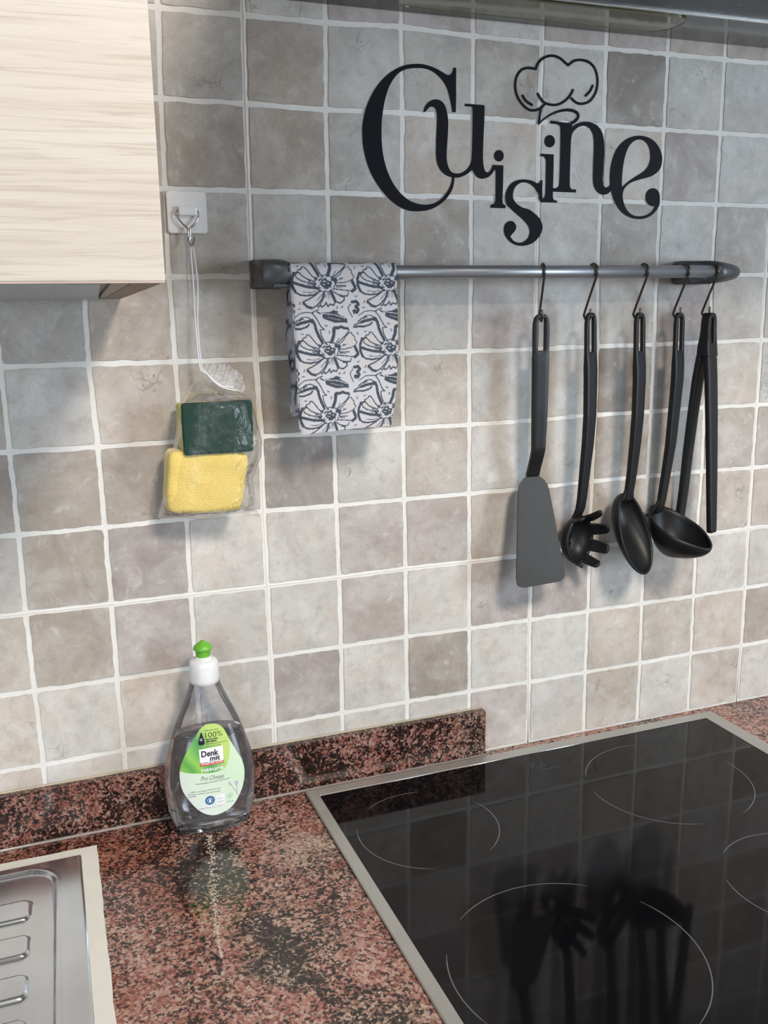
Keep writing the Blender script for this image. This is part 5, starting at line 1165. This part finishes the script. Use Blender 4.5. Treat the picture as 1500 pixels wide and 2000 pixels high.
def ruffle():
    V = []; F = []; nu, nv = 80, 8
    A = [(-0.0660, 0.4925), (-0.0560, 0.4830), (-0.0440, 0.4740), (-0.0300, 0.4690), (-0.0240, 0.4660)]; Bq = [(-0.0600, 0.4965), (-0.0480, 0.4975), (-0.0370, 0.4945), (-0.0245, 0.4860), (-0.0205, 0.4700)]
    for j in range(nv + 1):
        t = j / nv
        for i in range(nu + 1):
            u = i / nu; ax = np.interp(u * 4, range(5), [q[0] for q in A]); az = np.interp(u * 4, range(5), [q[1] for q in A]); bx = np.interp(u * 4, range(5), [q[0] for q in Bq]); bz = np.interp(u * 4, range(5), [q[1] for q in Bq])
            y = -0.030 + 0.0035 * t * math.sin(u * 75) + 0.002 * t * math.sin(u * 31)
            V.append((ax + (bx - ax) * t - OG[0], y - OG[1], az + (bz - az) * t + 0.0012 * t * math.sin(u * 50) - OG[2]))
    for j in range(nv):
        for i in range(nu): a = j * (nu + 1) + i; F.append((a, a + 1, a + nu + 2, a + nu + 1))
    mesh('gathered_mouth', V, F, bg, M['ruffle'], True)
ruffle()

spg = empty('scouring_sponge', (-0.054, -0.030, 0.434)); tag(spg, 'green scouring sponge with yellow foam side, upper item in the clear bag', 'sponge')
def soft_block(name, cx, cy, cz, hx_, hy_, hz_, parent, mat, bump_=0.0006, pw=8, skew=None, sc=90):
    n = 16; bm = bmesh.new(); bmesh.ops.create_cube(bm, size=2.0); bmesh.ops.subdivide_edges(bm, edges=bm.edges, cuts=n, use_grid_fill=True)
    for v in bm.verts:
        c = v.co; m_ = max(abs(c.x), abs(c.y), abs(c.z)); L = (abs(c.x) ** pw + abs(c.y) ** pw + abs(c.z) ** pw) ** (1 / pw)
        q = c / L
        p_ = Vector((q.x * hx_, q.y * hy_, q.z * hz_)); d = noise.noise(p_ * sc + Vector((cx * 50, 0, cz * 50))) * bump_
        p_ += q.normalized() * d
        if skew: p_ = skew(p_)
        v.co = p_ + Vector((cx, cy, cz))
    return from_bm(name, bm, parent, mat, True)
soft_block('foam', -0.001, 0.0040, 0.0, 0.0350, 0.0150, 0.0238, spg, M['foam'], 0.0006, 20)
soft_block('scouring_pad', 0.0, -0.0150, 0.0, 0.0350, 0.0042, 0.0258, spg, M['scrub'], 0.0006, 26)
def skew(p_):
    x = p_.x + 0.0045 * (-p_.z / 0.03) * -1 * 1.0
    x = p_.x * (1 + 0.03 * p_.z / 0.03) + 0.0042 * (p_.z / 0.03); z = p_.z - 0.09 * p_.x * (1 if p_.z > 0 else 0.6)
    return Vector((x, p_.y, z))
yc = soft_block('yellow_cloth', 0, 0, 0, 0.0395, 0.0160, 0.0315, None, M['terry'], 0.0016, 9, skew, 60)
yc.location = (-0.0675, -0.0300, 0.3790); tag(yc, 'folded yellow microfibre cloth at the bottom of the clear bag', 'cloth')

# ------------------------------------------------------------------ detergent bottle
BX, BY = -0.081, -0.0395
bt = empty('dish_soap_bottle', (BX, BY, 0.0))
tag(bt, 'clear dish soap bottle with green cap and pale green label on the granite', 'bottle')
ZA = [(0,.034),(.0015,.038),(.006,.041),(.0156,.0447),(.028,.047),(.0407,.0485),(.053,.0495),(.066,.0488),(.0785,.0467),(.091,.0433),(.1036,.0397),(.116,.0357),(.129,.0307),(.1414,.025),(.154,.0197),(.168,.0145)]
ZB = [(0,.018),(.0015,.0205),(.006,.0225),(.0156,.0238),(.04,.0245),(.066,.0245),(.09,.0235),(.12,.021),(.14,.0185),(.155,.0165),(.168,.0145)]
def ipz(T, z): return float(np.interp(z, [a for a, b in T], [b for a, b in T]))
def sm(T, z): return (ipz(T, z - 0.004) + 2 * ipz(T, z) + ipz(T, z + 0.004)) / 4 if z > 0.008 else ipz(T, z)
def bottle_rings(zs, inset=0.0, n=64):
    V = []; F = []
    for z in zs:
        a = sm(ZA, z) - inset; b = sm(ZB, z) - inset; e = 2.3 if z < 0.13 else 2.3 - 0.3 * (z - 0.13) / 0.038
        for k in range(n):
            t = 2 * math.pi * k / n; c, s = math.cos(t), math.sin(t)
            V.append((a * math.copysign(abs(c) ** (2 / e), c), b * math.copysign(abs(s) ** (2 / e), s), z))
    for i in range(len(zs) - 1):
        for k in range(n): F.append((i * n + k, i * n + (k + 1) % n, (i + 1) * n + (k + 1) % n, (i + 1) * n + k))
    return V, F, n
zs = [0.0004, 0.0015, 0.003, 0.006] + list(np.linspace(0.010, 0.168, 56))
V, F, n = bottle_rings(zs); F.append(tuple(range(n))[::-1]); mesh('body', V, F, bt, M['pet'], True)
zl = [0.0022, 0.004, 0.006] + list(np.linspace(0.010, 0.1095, 36))
V, F, n = bottle_rings(zl, 0.0011); F.append(tuple(range(n))[::-1]); F.append(tuple(len(V) - n + k for k in range(n))); mesh('detergent', V, F, bt, M['liquid'], True)
capn = lathe('cap', [(0.0135, 0.1645), (0.0151, 0.1655), (0.0154, 0.1700), (0.0153, 0.1840), (0.0146, 0.1880), (0.0125, 0.1905), (0.0085, 0.1915), (0.0080, 0.1935), (0.0072, 0.1938)], bt, M['whitep'], 48)
lathe('push_pull_spout', [(0.0070, 0.1925), (0.0074, 0.1935), (0.0076, 0.2000), (0.0078, 0.2005), (0.0094, 0.2012), (0.0100, 0.2022), (0.0094, 0.2045), (0.0070, 0.2068), (0.0045, 0.2085), (0.0032, 0.2093), (0.0028, 0.2102), (0.0008, 0.2104)], capn, M['greenp'], 48,
      flute=lambda i, k: (0.035 if k % 2 else -0.01) if i in (2, 3, 4) else 0)
LB = DATA['label']
def bfront(x, z, lift):
    a = sm(ZA, z); b = sm(ZB, z); q = min(0.995, abs(x / a)); return -(b * (1 - q ** 2.3) ** (1 / 2.3)) - lift
def on_bottle(name, loops, lift, parent, mat):
    """polygon outline(s) filled with a fine grid and laid on the front of the bottle"""
    bm = bmesh.new(); L = [[Vector((x, z, 0)) for x, z in lp] for lp in loops]
    for lp, tris in [(lp, tessellate_polygon([lp])) for lp in L]:
        vs = [bm.verts.new((v.x, 0, v.y)) for v in lp]
        for t in tris:
            try: bm.faces.new([vs[i] for i in t])
            except ValueError: pass
    zmin = min(v.co.z for v in bm.verts); zmax = max(v.co.z for v in bm.verts); xmin = min(v.co.x for v in bm.verts); xmax = max(v.co.x for v in bm.verts)
    st_ = 0.0025
    k = math.ceil(xmin / st_)
    while k * st_ < xmax:
        bmesh.ops.bisect_plane(bm, geom=bm.verts[:] + bm.edges[:] + bm.faces[:], plane_co=(k * st_, 0, 0), plane_no=(1, 0, 0)); k += 1
    k = math.ceil(zmin / 0.005)
    while k * 0.005 < zmax:
        bmesh.ops.bisect_plane(bm, geom=bm.verts[:] + bm.edges[:] + bm.faces[:], plane_co=(0, 0, k * 0.005), plane_no=(0, 0, 1)); k += 1
    for v in bm.verts: v.co.y = bfront(v.co.x, v.co.z, lift)
    me = bpy.data.meshes.new(name); bm.to_mesh(me); bm.free()
    return link(name, me, parent, mat)
def smooth2(P, n=4):
    N = len(P); out = []
    for i in range(N):
        a, b, c, d = [Vector(P[(i + j) % N]) for j in (-1, 0, 1, 2)]
        for k in range(n):
            t = k / n; q = 0.5 * ((2 * b) + (c - a) * t + (2 * a - 5 * b + 4 * c - d) * t * t + (3 * b - a - 3 * c + d) * t ** 3); out.append((q.x, q.y))
    return out
out = smooth2(LB['outline'])
def mat_label(name, stops, sc, ang, rough=0.4):
    m = NT(name); c = m.n('ShaderNodeTexCoord'); mp = m.n('ShaderNodeMapping'); mp.inputs['Rotation'].default_value = (0, ang, 0); mp.inputs['Scale'].default_value = (sc,) * 3
    m.l(c.outputs['Object'], mp.inputs['Vector']); sx = m.n('ShaderNodeSeparateXYZ'); m.l(mp.outputs[0], sx.inputs[0])
    f = m.math('ADD', sx.outputs['X'], m.math('MULTIPLY', m.noise(mp.outputs[0], 1.5, 2), 0.4)); f = m.math('ADD', f, 0.25); m.color(m.ramp(f, stops)); m.set(Roughness=rough); return m.m
lbase = mat_label('label_pale_green', [(0.0, srgb(200, 222, 170)), (0.35, srgb(216, 230, 208)), (0.6, srgb(222, 232, 222)), (1.0, srgb(204, 226, 196))], 8, 0.9)
lgreen = mat_label('label_leaf_green', [(0.0, srgb(200, 210, 100)), (0.30, srgb(150, 200, 84)), (0.44, srgb(92, 168, 76)), (0.56, srgb(146, 204, 92)), (0.72, srgb(84, 160, 92)), (0.92, srgb(186, 212, 120))], 12, 0.35)
lab = on_bottle('label', [out], 0.0003, bt, lbase)
# green field: outline clipped by the divide curve
div = LB['divide']
def above(x, z):
    xs = [p_[0] for p_ in div]; 
    if x > div[-1][0]: return False
    # below-curve test by polyline in x (the curve climbs at its right end)
    zc = np.interp(x, xs, [p_[1] for p_ in div]); return z > zc
field = [q for q in out if above(*q)]
i0 = min(range(len(field)), key=lambda i: (field[i][0] - div[-1][0]) ** 2 + (field[i][1] - div[-1][1]) ** 2)
# order the field points from the left end of the divide over the top to its right end
ang = lambda q: math.atan2(q[1] - 0.085, q[0])
fl = sorted(field, key=lambda q: -((ang(q) + 2 * math.pi) % (2 * math.pi)))
fl = [q for q in fl]
fl.sort(key=lambda q: ((math.pi * 1.5 - ang(q)) % (2 * math.pi)))
poly_field = fl + [tuple(q) for q in div[::-1][1:-1]]
on_bottle('label_leaf_field', [poly_field], 0.00042, lab, lgreen)
mk = lambda n_, c, r=0.4: plain(n_, srgb(*c), r, var=0.02)
P_ink = mk('label_ink_black', (24, 26, 44)); P_white = mk('label_white', (236, 236, 240)); P_red = mk('label_red', (206, 70, 74)); P_grey = mk('label_grey_ink', (92, 104, 96)); P_dg = mk('label_dark_green_ink', (40, 62, 30)); P_blue = mk('label_blue', (40, 96, 160)); P_lil = mk('label_lilac', (186, 178, 204)); P_teal = mk('label_pale_teal', (128, 196, 160))
on_bottle('brand_panel', [LB['card']], 0.00055, lab, P_white)
on_bottle('red_stripe', [LB['strip']], 0.00065, lab, P_red)
on_bottle('bottle_icon', [LB['icon']], 0.00055, lab, P_ink)
def circ(c, r, n=24, k=1.0): return [(c[0] + r * math.cos(2 * math.pi * i / n), c[1] + r * k * math.sin(2 * math.pi * i / n)) for i in range(n)]
def ringpoly(c, r0, r1, a0=0, a1=340, n=20):
    A = [math.radians(a0 + (a1 - a0) * i / n) for i in range(n + 1)]
    return [(c[0] + r1 * math.cos(a), c[1] + r1 * math.sin(a)) for a in A] + [(c[0] + r0 * math.cos(a), c[1] + r0 * math.sin(a)) for a in A[::-1]]
on_bottle('icon_ring', [ringpoly(LB['ring'], 0.0009, 0.0014)], 0.00065, lab, P_white)
c = LB['seal']; on_bottle('blue_seal', [circ(c, 0.0050)], 0.00055, lab, P_blue)
on_bottle('seal_figure', [ringpoly(c, 0.0025, 0.0030), [(c[0] - 0.0008, c[1] - 0.002), (c[0] + 0.0008, c[1] - 0.002), (c[0] + 0.0012, c[1] + 0.0008), (c[0], c[1] + 0.0019), (c[0] - 0.0012, c[1] + 0.0008)]], 0.00065, lab, P_white)
on_bottle('white_seal', [LB['sq']], 0.00055, lab, P_white)
on_bottle('white_bar', [LB['bar']], 0.00055, lab, P_white)
c = LB['green']; on_bottle('green_seal', [ringpoly(c, 0.0030, 0.0034), [(c[0] - 0.001, c[1] - 0.0016), (c[0] + 0.0014, c[1] - 0.0004), (c[0] + 0.0012, c[1] + 0.0018), (c[0] - 0.0008, c[1] + 0.0006)]], 0.00055, lab, P_teal)
def ribbon(P, w_):
    Q = [Vector(q) for q in P]; lo = []; hi = []
    for i in range(len(Q)):
        d = (Q[min(i + 1, len(Q) - 1)] - Q[max(0, i - 1)]).normalized(); nn = Vector((-d.y, d.x)) * w_
        lo.append(tuple(Q[i] - nn)); hi.append(tuple(Q[i] + nn))
    return lo + hi[::-1]
on_bottle('lavender_sprig', [ribbon(P, 0.0003 if i < 2 else 0.0009) for i, P in enumerate(LB['lav'])], 0.00055, lab, P_lil)
for t, A, B, h, stl in LB['text']:
    bold = {'thin': -0.004, 'bold': 0.03, 'brand': 0.024, 'white': 0.022, 'script': -0.01, 'grey': 0.0, 'palegrey': 0.0, 'seal': 0.0}[stl]
    if t == '100%': bold = -0.012
    V, F = text_mesh(t, bold, 0.45 if stl == 'script' else 0.0)
    mx = max(v[0] for v in V); mn = min(v[0] for v in V); my = 0.72
    mt = {'thin': P_dg, 'bold': P_ink, 'brand': P_ink, 'white': P_white, 'script': P_grey, 'grey': P_grey, 'palegrey': P_teal, 'seal': P_teal}[stl]
    VV = []
    hh = h / (0.72 if t not in ('nature', 'mit') else 0.60)
    for x, y, _ in V:
        f = (x - mn) / (mx - mn); X = A[0] + (B[0] - A[0]) * f; Z = A[1] + (B[1] - A[1]) * f + y * hh
        VV.append((X, bfront(X, Z, 0.0008), Z))
    mesh('lettering', VV, F, lab, mt)
